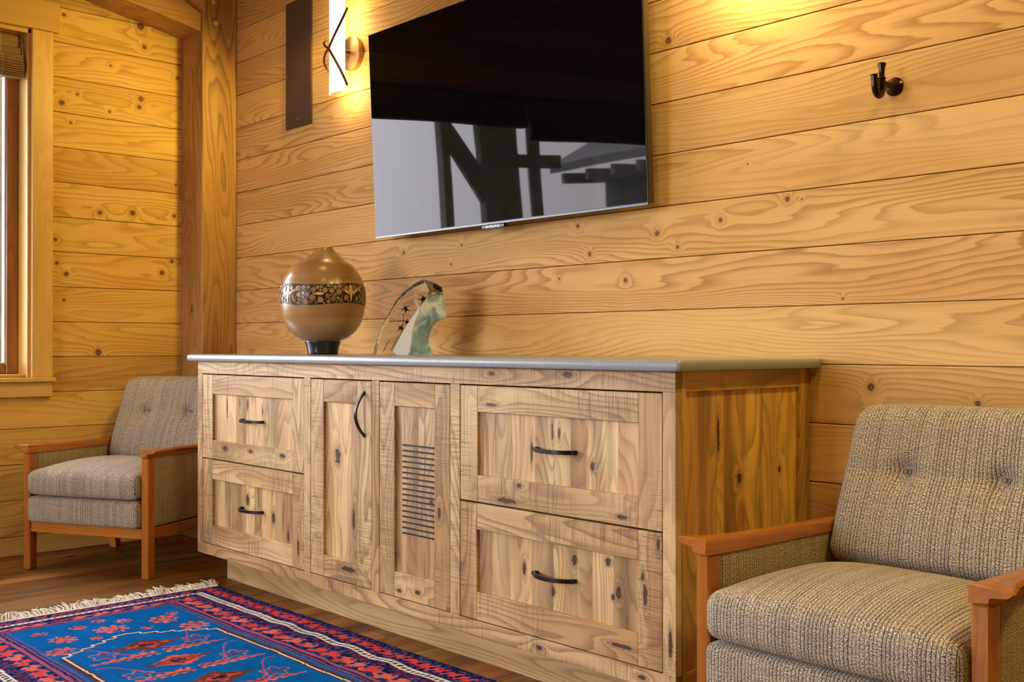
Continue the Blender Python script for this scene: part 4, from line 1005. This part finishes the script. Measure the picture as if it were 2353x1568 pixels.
# ================================================================== ARMCHAIRS
def make_chair():
    t = thing('armchair', (0, 0, 0), 0, 'x', 'armchair', 'matching tweed armchairs with wooden arms')
    wi = .2745
    for sx in (-1, 1):
        mb = MB(); a, b = sorted((sx * wi, sx * (wi + .034)))
        mb.box(a, b, 0, .043, 0, .476, 'z', .004, .5); mb.build('leg', M['teak'], t)
        pts0 = [(a, .515), (b, .515), (b, .56), (a, .56)]
        mb = MB(); V = [(a, .515, .004), (b, .515, .004), (b, .548, .004), (a, .548, .004), (a, .47, .30), (b, .47, .30), (b, .515, .30), (a, .515, .30), (a, .475, .498), (b, .475, .498), (b, .52, .498), (a, .52, .498)]
        mb.add(V, [[3, 2, 1, 0], [0, 1, 5, 4], [1, 2, 6, 5], [2, 3, 7, 6], [3, 0, 4, 7], [4, 5, 9, 8], [5, 6, 10, 9], [6, 7, 11, 10], [7, 4, 8, 11], [8, 9, 10, 11]], mb.gf('z', (4, 2, 1)), .4)
        mb.build('leg', M['teak'], t)
        for (y0, y1) in ((.004, .039), (.515, .548)):
            mb = MB(); mb.box(a + .004, b - .004, y0 + .003, y1 - .003, -.0, .004, 'x', .001); mb.build('glide', M['felt'], t)
        mb = MB(); mb.box(a + .004, b - .004, .043, .50, .156, .197, 'y', .002, .35); mb.build('side_rail', M['teak'], t)
        # sculpted arm, lofted along y
        mb = MB(); V = []; F = []; ns = 26; npf = 16
        for i in range(ns + 1):
            u = i / ns; y = -.010 + .545 * u ** 1.6
            xo = .3135 + .040 * math.exp(-((y + .010) / .085) ** 1.3) ; xi = wi - .002
            zt = .5125 - .012 * u; zb = .478 - .006 * u
            tip = math.exp(-((y + .010) / .10) ** 1.4)
            zo = zt - .014          # outer edge underside
            sec = [(xi, zb), (xi - .0005, zb + .010), (xi - .0005, zt - .006), (xi + .0018, zt - .0015), (xi + .007, zt), (xi + (xo - xi) * .5, zt - .0008), (xo - .008, zt - .002), (xo - .0025, zt - .005), (xo, zt - .009), (xo - .002, zo + .002), (xo - .009, zo - .003), (wi + .040 + (xo - wi - .040) * .30, zo - .006), (wi + .038, zb + .010), (wi + .0345, zb + .001), (wi + .030, zb), (xi + .01, zb)]
            rr = 0 if i > 1 else (.004 if i == 0 else .001)
            cxm = sum(p[0] for p in sec) / len(sec); czm = sum(p[1] for p in sec) / len(sec)
            for (x, z) in sec:
                d = Vector((cxm - x, czm - z)); dl = d.length; d = d / dl * min(rr, dl * .5) if dl else d
                V.append((sx * (x + d.x), y, z + d.y))
        for i in range(ns):
            for k in range(npf):
                q = [i * npf + k, i * npf + (k + 1) % npf, (i + 1) * npf + (k + 1) % npf, (i + 1) * npf + k]
                F.append(q if sx > 0 else q[::-1])
        F.append(list(range(npf)) if sx < 0 else list(range(npf))[::-1]); F.append([ns * npf + k for k in range(npf)][::(1 if sx > 0 else -1)])
        mb.add(V, F, mb.gf('y', (8 + sx, 3, 2)), .5); mb.build('armrest', M['teak'], t, 'auto')
        # upholstered side panel
        mb = MB(); cushion(mb, .0135, .236, .140, .012, (sx * (wi + .0155), .280, .3385), nx=2, ny=20, nz=12, swap=True)
        mb.build('side_panel', M['tweed'], t, True)
    mb = MB(); mb.box(-wi + .0005, wi - .0005, .006, .030, .155, .197, 'x', .002, .45); mb.build('front_rail', M['teak'], t)
    mb = MB(); mb.box(-wi + .0005, wi - .0005, .485, .509, .155, .197, 'x', .002, .45); mb.build('rear_rail', M['teak'], t)
    mb = MB(); cushion(mb, .2735, .262, .053, .022, (0, .238, .2505), nx=40, ny=30, nz=6, crown=.004); mb.build('seat_base', M['tweed'], t, True)
    def sdef(p):
        k = max(0, 1 - (p.y + .028) / .12)
        return Vector((p.x, p.y - .006 * (1 - (p.x / .28) ** 2) * k, p.z - .004 * k * k * 0))
    mb = MB(); cushion(mb, .2725, .236, .049, .030, (0, .208, .3585), nx=48, ny=40, nz=6, crown=.043, deform=sdef); mb.build('seat_cushion', M['tweed'], t, True)
    bx_, bz_ = .115, .622
    def bdef(p):
        x, y, z = p
        zz = z - .445
        fr_ = (.50 - (y - 0)) / .13      # 1 at the front face, 0 at the back
        fr_ = max(0, min(1, (.565 - y) / .125))
        bulge = .018 * math.sin(min(1, max(0, (z - .40) / .22)) * PI)
        dy = (.30 * max(0, zz) + .15 * max(0, zz) ** 2) - bulge * fr_ * (1 - (x / .3) ** 2)
        for sx in (-1, 1):
            d2 = math.hypot(x - sx * bx_, z - bz_)
            dy += fr_ * (.026 * math.exp(-(d2 / .028) ** 2) + .009 * math.exp(-d2 / .07))
            dy += fr_ * .005 * math.exp(-((x - sx * bx_) / .012) ** 2) * math.exp(-(max(0, bz_ - z) / .06)) * (z < bz_ + .01)
        # crease between the buttons
        dy += fr_ * .004 * math.exp(-((z - bz_) / .018) ** 2) * (1 if abs(x) < .25 else 0)
        nar = 1 - .045 * max(0, (z - .45) / .32)
        return Vector((x * nar, y + dy, z))
    mb = MB(); cushion(mb, .271, .062, .183, .040, (0, .502, .587), nx=64, ny=4, nz=44, deform=bdef, crown=.006); mb.build('back_cushion', M['tweed'], t, True)
    for sx in (-1, 1):
        p = bdef(Vector((sx * bx_, .440, bz_)))
        mb = MB(); mb.lathe([(0, .0095), (.007, .0085), (.0120, .0050), (.0138, 0), (.013, -.005), (0, -.005)][::-1], 22, .5, Matrix.Translation((p.x, p.y - .006, p.z)) @ Matrix.Rotation(PI / 2 - .32, 4, 'X')); mb.build('back_button', M['tweed'], t, True)
    # rear frame panel under the back cushion
    mb = MB(); mb.box(-wi + .001, wi - .001, .500, .512, .30, .40, 'x', .002, .4); mb.build('rear_panel', M['teak'], t)
    return t
ch = make_chair()
def dup(root, loc, rz, label):
    r = root.copy(); COL.objects.link(r); r.location = loc; r.rotation_euler = (0, 0, rz); r['label'] = label
    for c in list(root.children):
        k = c.copy(); COL.objects.link(k); k.parent = r
    return r
ch.location = (-1.068, 1.813, 0); ch.rotation_euler = (0, 0, math.radians(-.6))
ch['label'] = 'large near tweed armchair with reddish wooden arms beside the right end of the sideboard'
yl = math.radians(27.5)
mid = Vector(((-4.51 - 4.041) / 2, (1.527 + 1.78) / 2, 0))
dup(ch, tuple(mid), yl, 'far tweed armchair angled in the corner under the window, left of the sideboard')

# ================================================================== RUG
RX0, RX1, RY0, RY1 = -3.70, -1.84, .865, 1.935
knot = .0032
nx_, ny_ = int((RX1 - RX0) / knot), int((RY1 - RY0) / knot)
gx = np.linspace(RX0, RX1, nx_ + 1); gy = np.linspace(RY0, RY1, ny_ + 1)
GX, GY_ = np.meshgrid(gx, gy)          # (ny+1, nx+1)
rng = np.random.default_rng(3)
def sm_noise(shape, cell, seed):
    r = np.random.default_rng(seed); h, w = shape; a = r.random((h // cell + 3, w // cell + 3))
    yy = np.arange(h) / cell; xx = np.arange(w) / cell; y0 = yy.astype(int); x0 = xx.astype(int); fy = (yy - y0)[:, None]; fx = (xx - x0)[None, :]
    return (a[y0][:, x0] * (1 - fy) * (1 - fx) + a[y0 + 1][:, x0] * fy * (1 - fx) + a[y0][:, x0 + 1] * (1 - fy) * fx + a[y0 + 1][:, x0 + 1] * fy * fx)
BLUE, NAVY, RED, WHITE, BROWN, PINK, DRED = [np.array(srgb(*c)) for c in ((4, 98, 178), (20, 30, 88), (212, 74, 74), (232, 226, 216), (104, 58, 48), (176, 92, 122), (148, 44, 58))]
SALM = np.array(srgb(226, 110, 98))
C = np.tile(BLUE, GX.shape + (1,)).astype(float)
sh = GX.shape
# jitter like hand knotting
jx = (sm_noise(sh, 3, 1) - .5) * .006; jy = (sm_noise(sh, 3, 2) - .5) * .006
wx = (sm_noise(sh, 40, 5) - .5) * .012; wy = (sm_noise(sh, 40, 6) - .5) * .012
X = GX + jx + wx; Y = GY_ + jy + wy
Xs, Ys = GX + wx * .6 + jx * .3, GY_ + wy * .6 + jy * .3
cyr, cxr = 1.40, (RX0 + RX1) / 2
U = np.abs(Xs - cxr); Vv = np.abs(Ys - cyr)
HX, HY = (RX1 - RX0) / 2, (RY1 - RY0) / 2
def paint(m, c, dens=1.0, seed=0):
    if dens < 1: m = m & (np.random.default_rng(seed + 100).random(sh) < dens)
    C[m] = c
dS = HY - Vv            # distance from long edge
dE = HX - U             # distance from short edge
# border distance frame: short-end bands are narrower
frame = (dS < .268) | (dE < .165)
inS = (dS / .268) < (dE / .165)      # belongs to the long side bands (mitred corners)
q = np.where(inS, dS / .268, dE / .165)     # 0 edge .. 1 field
along = np.where(inS, Xs, Ys)
paint(frame, NAVY)
paint(frame & (sm_noise(sh, 2, 9) > .66), BLUE * .5 + PINK * .2)
band = lambda a, b: frame & (q >= a) & (q < b)
# outer small red motifs
per = .058; ph = (along / per) % 1.0; qq = (q - .07) / .24
zig = np.abs(ph - .5) * 2
m = band(.07, .31) & (np.abs(qq - .5) < .44 - .30 * np.abs(np.sin(PI * ph * 2 + qq * 3.2)) + (sm_noise(sh, 3, 12) - .5) * .35)
dens = np.where(inS, .96, .55)
paint(m & (np.random.default_rng(1).random(sh) < dens), RED)
paint(band(.07, .31) & (np.abs(qq - .5) < .13) & (np.abs(ph - .5) < .14), NAVY)
# white guard stripe with dark figures
m = band(.345, .455); paint(m, WHITE)
ph2 = (along / .021) % 1.0; r2 = (q - .345) / .11
paint(m & (np.abs(r2 - .5) < .24) & (np.abs(ph2 - .5 + (r2 - .5) * .6) < .26), NAVY * .5)
# inner navy with thin red ticks
paint(band(.46, .575) & ((along / .011) % 1.0 < .3) & (sm_noise(sh, 6, 21) > .45), DRED)
# wide red border
per3 = .066; p3 = (along / per3) % 1.0; q3 = (q - .58) / .245
shape3 = np.abs(q3 - .5) < .47 - .34 * np.abs(np.sin(PI * (p3 + .35 * q3) * 1.0)) ** 3 + (sm_noise(sh, 3, 31) - .5) * .3
dots = (np.hypot((p3 - .5) * 2.2, (q3 - .5) * 2.4) < .34) | (np.hypot((((p3 + .5) % 1) - .5) * 2.4, (q3 - .15) * 2.4) < .30) | (np.hypot((((p3 + .5) % 1) - .5) * 2.4, (q3 - .85) * 2.4) < .30)
m = band(.58, .825); paint(m & shape3 & (np.random.default_rng(2).random(sh) < np.where(inS, 1.0, .5)), RED); paint(m & dots, BLUE * .6)
salm = m & shape3 & ~dots & (sm_noise(sh, 14, 33) > .5); paint(salm, SALM)
# pink pinstripes by the field
m = band(.84, 1.0); paint(m, PINK * .55 + BLUE * .25); paint(m & (((q - .84) / .16 * 3) % 1.0 < .45), NAVY); paint(m & (((along / .012) % 1) < .5) & (q > .95), BLUE); paint(m & (q < .87), PINK)
field = ~frame
abr = 1 + (sm_noise(sh, 10, 41) - .5)[..., None] * .25
# medallion outline
hexd = np.maximum(Vv - .245, 0)
end = .37 + .14 * (1 - Vv / .245)      # half length at a given half width
end = .37 + .14 * (1 - (np.floor(Vv / .022) * .022) / .245) + .010 * (np.floor(Vv / .022) % 2)
inside = (Vv < .245) & (U < end)
edge1 = (np.abs(Vv - .245) < .0055) & (U < .372); edge2 = (Vv < .25) & (np.abs(U - end) < .008)
paint(field & ((np.abs(Vv - .245) < .013) & (U < .375)), BROWN * .8)
def erode(m, k):
    r = m.copy()
    for ax_ in (0, 1):
        for d_ in range(1, k + 1): r &= np.roll(m, d_, ax_) & np.roll(m, -d_, ax_)
    return r
paint(field & inside & ~erode(inside, 4), BROWN * .8); paint(field & inside & ~erode(inside, 2), WHITE)
# dark stepped crosses on the axis
def stepped(cx_, cy_, a, b, col1, col2, s=0):
    du, dv = np.abs(X - cx_), np.abs(Y - cy_); st = .008
    d = np.floor(du / st) * st / a + np.floor(dv / st) * st / b
    paint((d < 1.0) & field, col1); paint((d < .62) & field & (sm_noise(sh, 3, 50 + s) > .42), col2); paint((d < .22) & field, NAVY)
for i, cx_ in enumerate((-3.12, -2.905, -2.67, -2.44, cxr * 2 + 3.12)):
    stepped(cx_, 1.40, .055, .085, BROWN if i % 2 == 0 else SALM * .8, RED if i % 2 == 0 else DRED, i)
    stepped(cx_, 1.40, .022, .10, BROWN, RED, i + 7)
# long leaves
def leaf(x0, y0, x1, y1, w, c1, c2, sd):
    dx, dy = x1 - x0, y1 - y0; L = math.hypot(dx, dy); t_ = ((X - x0) * dx + (Y - y0) * dy) / L / L; d = np.abs((X - x0) * dy - (Y - y0) * dx) / L
    wl = w * np.clip(t_ * 1.4 + .15, 0, 1) * (1 + .35 * np.sign(np.sin(t_ * 40)))
    m = (t_ > 0) & (t_ < 1) & (d < wl) & field; paint(m, c1); paint(m & (d < wl * .55) & ((X - x0) * dy - (Y - y0) * dx > 0), c2)
for sgn in (-1, 1):
    for x0 in (-3.02, -2.79, -2.56):
        leaf(x0, 1.40 + sgn * .21, x0 - .005, 1.40 + sgn * .012, .016, SALM, BROWN, 1)
# curling vines: sinusoidal thin red lines
def curve(fx, fy, t0, t1, w, col, n=240):
    for t_ in np.linspace(t0, t1, n):
        x, y = fx(t_), fy(t_)
        i0 = int((x - RX0) / knot); j0 = int((y - RY0) / knot); r = max(1, int(round(w / knot)))
        C[max(0, j0 - r + 1):j0 + r, max(0, i0 - r + 1):i0 + r] = col
for sgn in (-1, 1):
    for k, x0 in enumerate((-3.07, -2.83, -2.60)):
        curve(lambda t_: x0 + .05 * math.sin(t_ * 1.0) - .02 * t_, lambda t_: 1.40 + sgn * (.03 + .033 * t_), 0, 5.6, .0035, RED * .9)
        cx_, cy_ = x0 - .02, 1.40 + sgn * .145
        curve(lambda t_: cx_ + .034 * math.cos(t_) * (1 + .25 * math.sin(5 * t_)), lambda t_: cy_ + .034 * math.sin(t_) * (1 + .25 * math.sin(5 * t_)), 0, 6.28, .0035, SALM * .9)
        curve(lambda t_: cx_ + .015 * math.cos(t_), lambda t_: cy_ + .015 * math.sin(t_), 0, 6.28, .003, DRED)
# flower sprays in the end fields
def flower(cx_, cy_, s_, col, sd):
    a = np.arctan2(Y - cy_, X - cx_); d = np.hypot(X - cx_, (Y - cy_))
    rr = s_ * (.55 + .45 * np.abs(np.cos(a * 4 + sd)))
    m = (d < rr) & field; paint(m & (sm_noise(sh, 2, 60 + sd) > .34), col); paint((d < s_ * .32) & field & (sm_noise(sh, 2, 61 + sd) > .5), PINK); paint((np.abs(d - s_ * .5) < .004) & field & (sm_noise(sh, 3, 5 + sd) > .5), BROWN)
fl_ = [(-3.343, 1.228, .045), (-3.373, 1.568, .050), (-3.363, 1.390, .055), (-3.217, 1.178, .045), (-3.239, 1.610, .050), (-3.44, 1.46, .028), (-3.45, 1.32, .028), (-3.45, 1.20, .026), (-3.43, 1.62, .026), (-3.31, 1.48, .022), (-3.29, 1.31, .022), (-3.49, 1.40, .024)]
for i, (x, y, s_) in enumerate(fl_):
    flower(x, y, s_, SALM if i % 3 else SALM * .9, i); flower(2 * cxr - x, y, s_, SALM, i + 20)
C *= abr
# gentle ripples in the cloth
edgeband = np.exp(-((GY_ - 1.80) / .10) ** 2)
Zr = .0075 + edgeband * (.0035 * np.sin(GX * 34 + GY_ * 9) * np.exp(-((GX + 2.95) / .35) ** 2) + .004 * np.sin(GX * 30) * np.exp(-((GX + 2.5) / .18) ** 2)) + .0012 * np.sin(GX * 7 + GY_ * 5)
Zr = np.maximum(Zr, .004)
verts = np.stack([GX, GY_, Zr], -1).reshape(-1, 3)
nvx = nx_ + 1
idx = (np.arange(ny_)[:, None] * nvx + np.arange(nx_)[None, :]).ravel()
faces = np.stack([idx, idx + 1, idx + 1 + nvx, idx + nvx], -1)
me = bpy.data.meshes.new('rug')
# skirt down to the floor
ring = list(range(0, nvx)) + [j * nvx + nx_ for j in range(1, ny_ + 1)] + [ny_ * nvx + i for i in range(nx_ - 1, -1, -1)] + [j * nvx for j in range(ny_ - 1, 0, -1)]
base_i = len(verts); rv = verts[ring].copy(); rv[:, 2] = .0005; verts = np.concatenate([verts, rv]); n = len(ring)
sk = np.array([[ring[i], base_i + i, base_i + (i + 1) % n, ring[(i + 1) % n]] for i in range(n)])
faces = np.concatenate([faces, sk])
me.vertices.add(len(verts)); me.vertices.foreach_set('co', verts.astype(np.float32).ravel())
me.loops.add(len(faces) * 4); me.loops.foreach_set('vertex_index', faces.astype(np.int32).ravel())
me.polygons.add(len(faces)); me.polygons.foreach_set('loop_start', np.arange(len(faces), dtype=np.int32) * 4); me.update(calc_edges=True)
ca = me.attributes.new('rugcol', 'FLOAT_COLOR', 'POINT')
cc2 = np.ones((len(verts), 4), np.float32); cf = np.clip(C.reshape(-1, 3), 0, 1); cc2[:len(cf), :3] = cf; cc2[len(cf):, :3] = cf[ring]
ca.data.foreach_set('color', cc2.ravel()); me.materials.append(M['rug'])
rug = thing('rug', ((RX0 + RX1) / 2, (RY0 + RY1) / 2, 0), 0, 'blue and red hand knotted rug with white fringe on the floor before the sideboard', 'rug')
pile = bpy.data.objects.new('rug_pile', me); COL.objects.link(pile); pile.parent = rug
me.transform(Matrix.Translation((-(RX0 + RX1) / 2, -(RY0 + RY1) / 2, 0)))
mb = MB(); rs = random.Random(8)
for side_, xe in ((-1, RX0), (1, RX1)):
    y = RY0 + .006; y_end = RY1 + .01
    while y < y_end:
        L = rs.uniform(.055, .105); clump = math.sin(y * 60) * .4 + math.sin(y * 23) * .6; sway = clump * .02 + rs.uniform(-.018, .018) + .008
        h_ = rs.uniform(.004, .013) * (1.0 + max(0, clump))
        yy = min(y, RY1 - .003)
        p = [(xe - side_ * .004, yy, .005), (xe + side_ * L * .35, yy + sway * .25 + rs.uniform(-.004, .004), .004 + h_ * .8), (xe + side_ * L * .7, yy + sway * .6 + rs.uniform(-.006, .006), .003 + h_ * .9), (xe + side_ * L, yy + sway + rs.uniform(-.01, .01), .0025 + h_ * rs.uniform(.1, 1.1))]
        mb.tube([Vector((q_[0] - (RX0 + RX1) / 2, q_[1] - (RY0 + RY1) / 2, q_[2])) for q_ in spline(p, 3)], [.0022] * 7 + [.0018, .0015, .001], 5)
        y += rs.uniform(.0022, .0042)
fo = mb.build('fringe', M['fringe'], rug, True); fo['kind'] = 'stuff'
for xe in (RX0, RX1):
    mb = MB(); mb.box(xe - .006 - (RX0 + RX1) / 2, xe + .006 - (RX0 + RX1) / 2, RY0 - (RY0 + RY1) / 2, RY1 - (RY0 + RY1) / 2, .0006, .0085, 'y', .001); mb.build('end_selvage', M['fringe'], rug)

# ================================================================== LIGHT
def area(name, loc, rot, sx, sy, e, col, portal=False, spread=None):
    L = bpy.data.lights.new(name, 'AREA'); L.shape = 'RECTANGLE'; L.size = sx; L.size_y = sy; L.energy = e; L.color = col
    o = bpy.data.objects.new(name, L); COL.objects.link(o); o.location = loc; o.rotation_euler = rot
    if portal: L.cycles.is_portal = True
    if spread: L.spread = spread
    return o
def spot(name, loc, target, e, col, ang=80, blend=.6, r=.04):
    L = bpy.data.lights.new(name, 'SPOT'); L.energy = e; L.color = col; L.spot_size = math.radians(ang); L.spot_blend = blend; L.shadow_soft_size = r
    o = bpy.data.objects.new(name, L); COL.objects.link(o); o.location = loc
    d = Vector(target) - Vector(loc); o.rotation_euler = d.to_track_quat('-Z', 'Y').to_euler(); return o
WARM = (1.0, .74, .15)
WARM2 = (1.0, .82, .45)
area('portal_window_1', (XL - .17, (W1[0] + W1[1]) / 2, (W1[2] + W1[3]) / 2), (0, -PI / 2, 0), W1[3] - W1[2], W1[1] - W1[0], 1, (1, 1, 1), True)
area('portal_window_2', ((W3[0] + W3[1]) / 2, YF - .17, (W3[2] + W3[3]) / 2), (PI / 2, 0, 0), W3[1] - W3[0], W3[3] - W3[2], 1, (1, 1, 1), True)
# ceiling lamps assumed out of view, and two added fill spots
for nm, loc, tgt, e, col, ang in (
    ('wall_fill_bulb', (-3.735, 2.455, 2.28), (-4.86, 1.75, 1.65), 46, WARM, 96),  # extra spot added outside the sconce glass to wash the left wall
    ('downlight_corner', (-2.9, 1.9, ZC - .03), (-4.3, 2.52, 1.2), 26, WARM, 70),
    ('right_wall_fill', (-1.2, .9, ZC - .03), (-1.5, 2.5, 1.4), 72, WARM2, 85),  # no fixture, added to brighten the wall right of the television
    ('downlight_right', (.2, 1.7, ZC - .03), (-.9, 2.3, 1.0), 145, WARM, 100)):
    spot(nm, loc, tgt, e, col, ang, .8, .05 if 'bulb' in nm else .20)

W = bpy.data.worlds.new('overcast_sky'); SC.world = W; W.use_nodes = True
nt = W.node_tree; nt.nodes.clear()
wo = nt.nodes.new('ShaderNodeOutputWorld'); bg = nt.nodes.new('ShaderNodeBackground'); tc = nt.nodes.new('ShaderNodeTexCoord'); nz = nt.nodes.new('ShaderNodeTexNoise')
rp = nt.nodes.new('ShaderNodeValToRGB'); nz.inputs['Scale'].default_value = 2.2; nz.inputs['Detail'].default_value = 3
nt.links.new(tc.outputs['Generated'], nz.inputs['Vector']); nt.links.new(nz.outputs[0], rp.inputs[0])
rp.color_ramp.elements[0].position = .35; rp.color_ramp.elements[0].color = (.86, .90, 1.0, 1); rp.color_ramp.elements[1].position = .7; rp.color_ramp.elements[1].color = (1.0, .97, .98, 1)
nt.links.new(rp.outputs[0], bg.inputs[0]); bg.inputs[1].default_value = 15.0; nt.links.new(bg.outputs[0], wo.inputs[0])

# ================================================================== CAMERA
cd = bpy.data.cameras.new('camera'); cam = bpy.data.objects.new('camera', cd); COL.objects.link(cam)
cam.location = (0, 0, CAMZ); cd.sensor_width = 36; cd.lens = 2443.6 / 2353 * 36
cam.rotation_euler = (PI / 2 + pit_, 0, yaw_); cd.clip_start = .05
SC.camera = cam
SC.view_settings.view_transform = 'Standard'; SC.view_settings.look = 'None'; SC.view_settings.gamma = 1; SC.view_settings.use_curve_mapping = False
SC.view_settings.exposure = 0.30
SC.cycles.max_bounces = 8; SC.cycles.diffuse_bounces = 4; SC.cycles.glossy_bounces = 4; SC.cycles.transmission_bounces = 8; SC.cycles.transparent_max_bounces = 8
SC.cycles.use_adaptive_sampling = True; SC.cycles.adaptive_threshold = 0.09; SC.cycles.adaptive_min_samples = 16; SC.cycles.use_denoising = True
SC.cycles.caustics_reflective = False; SC.cycles.caustics_refractive = False; SC.cycles.sample_clamp_indirect = 6.0
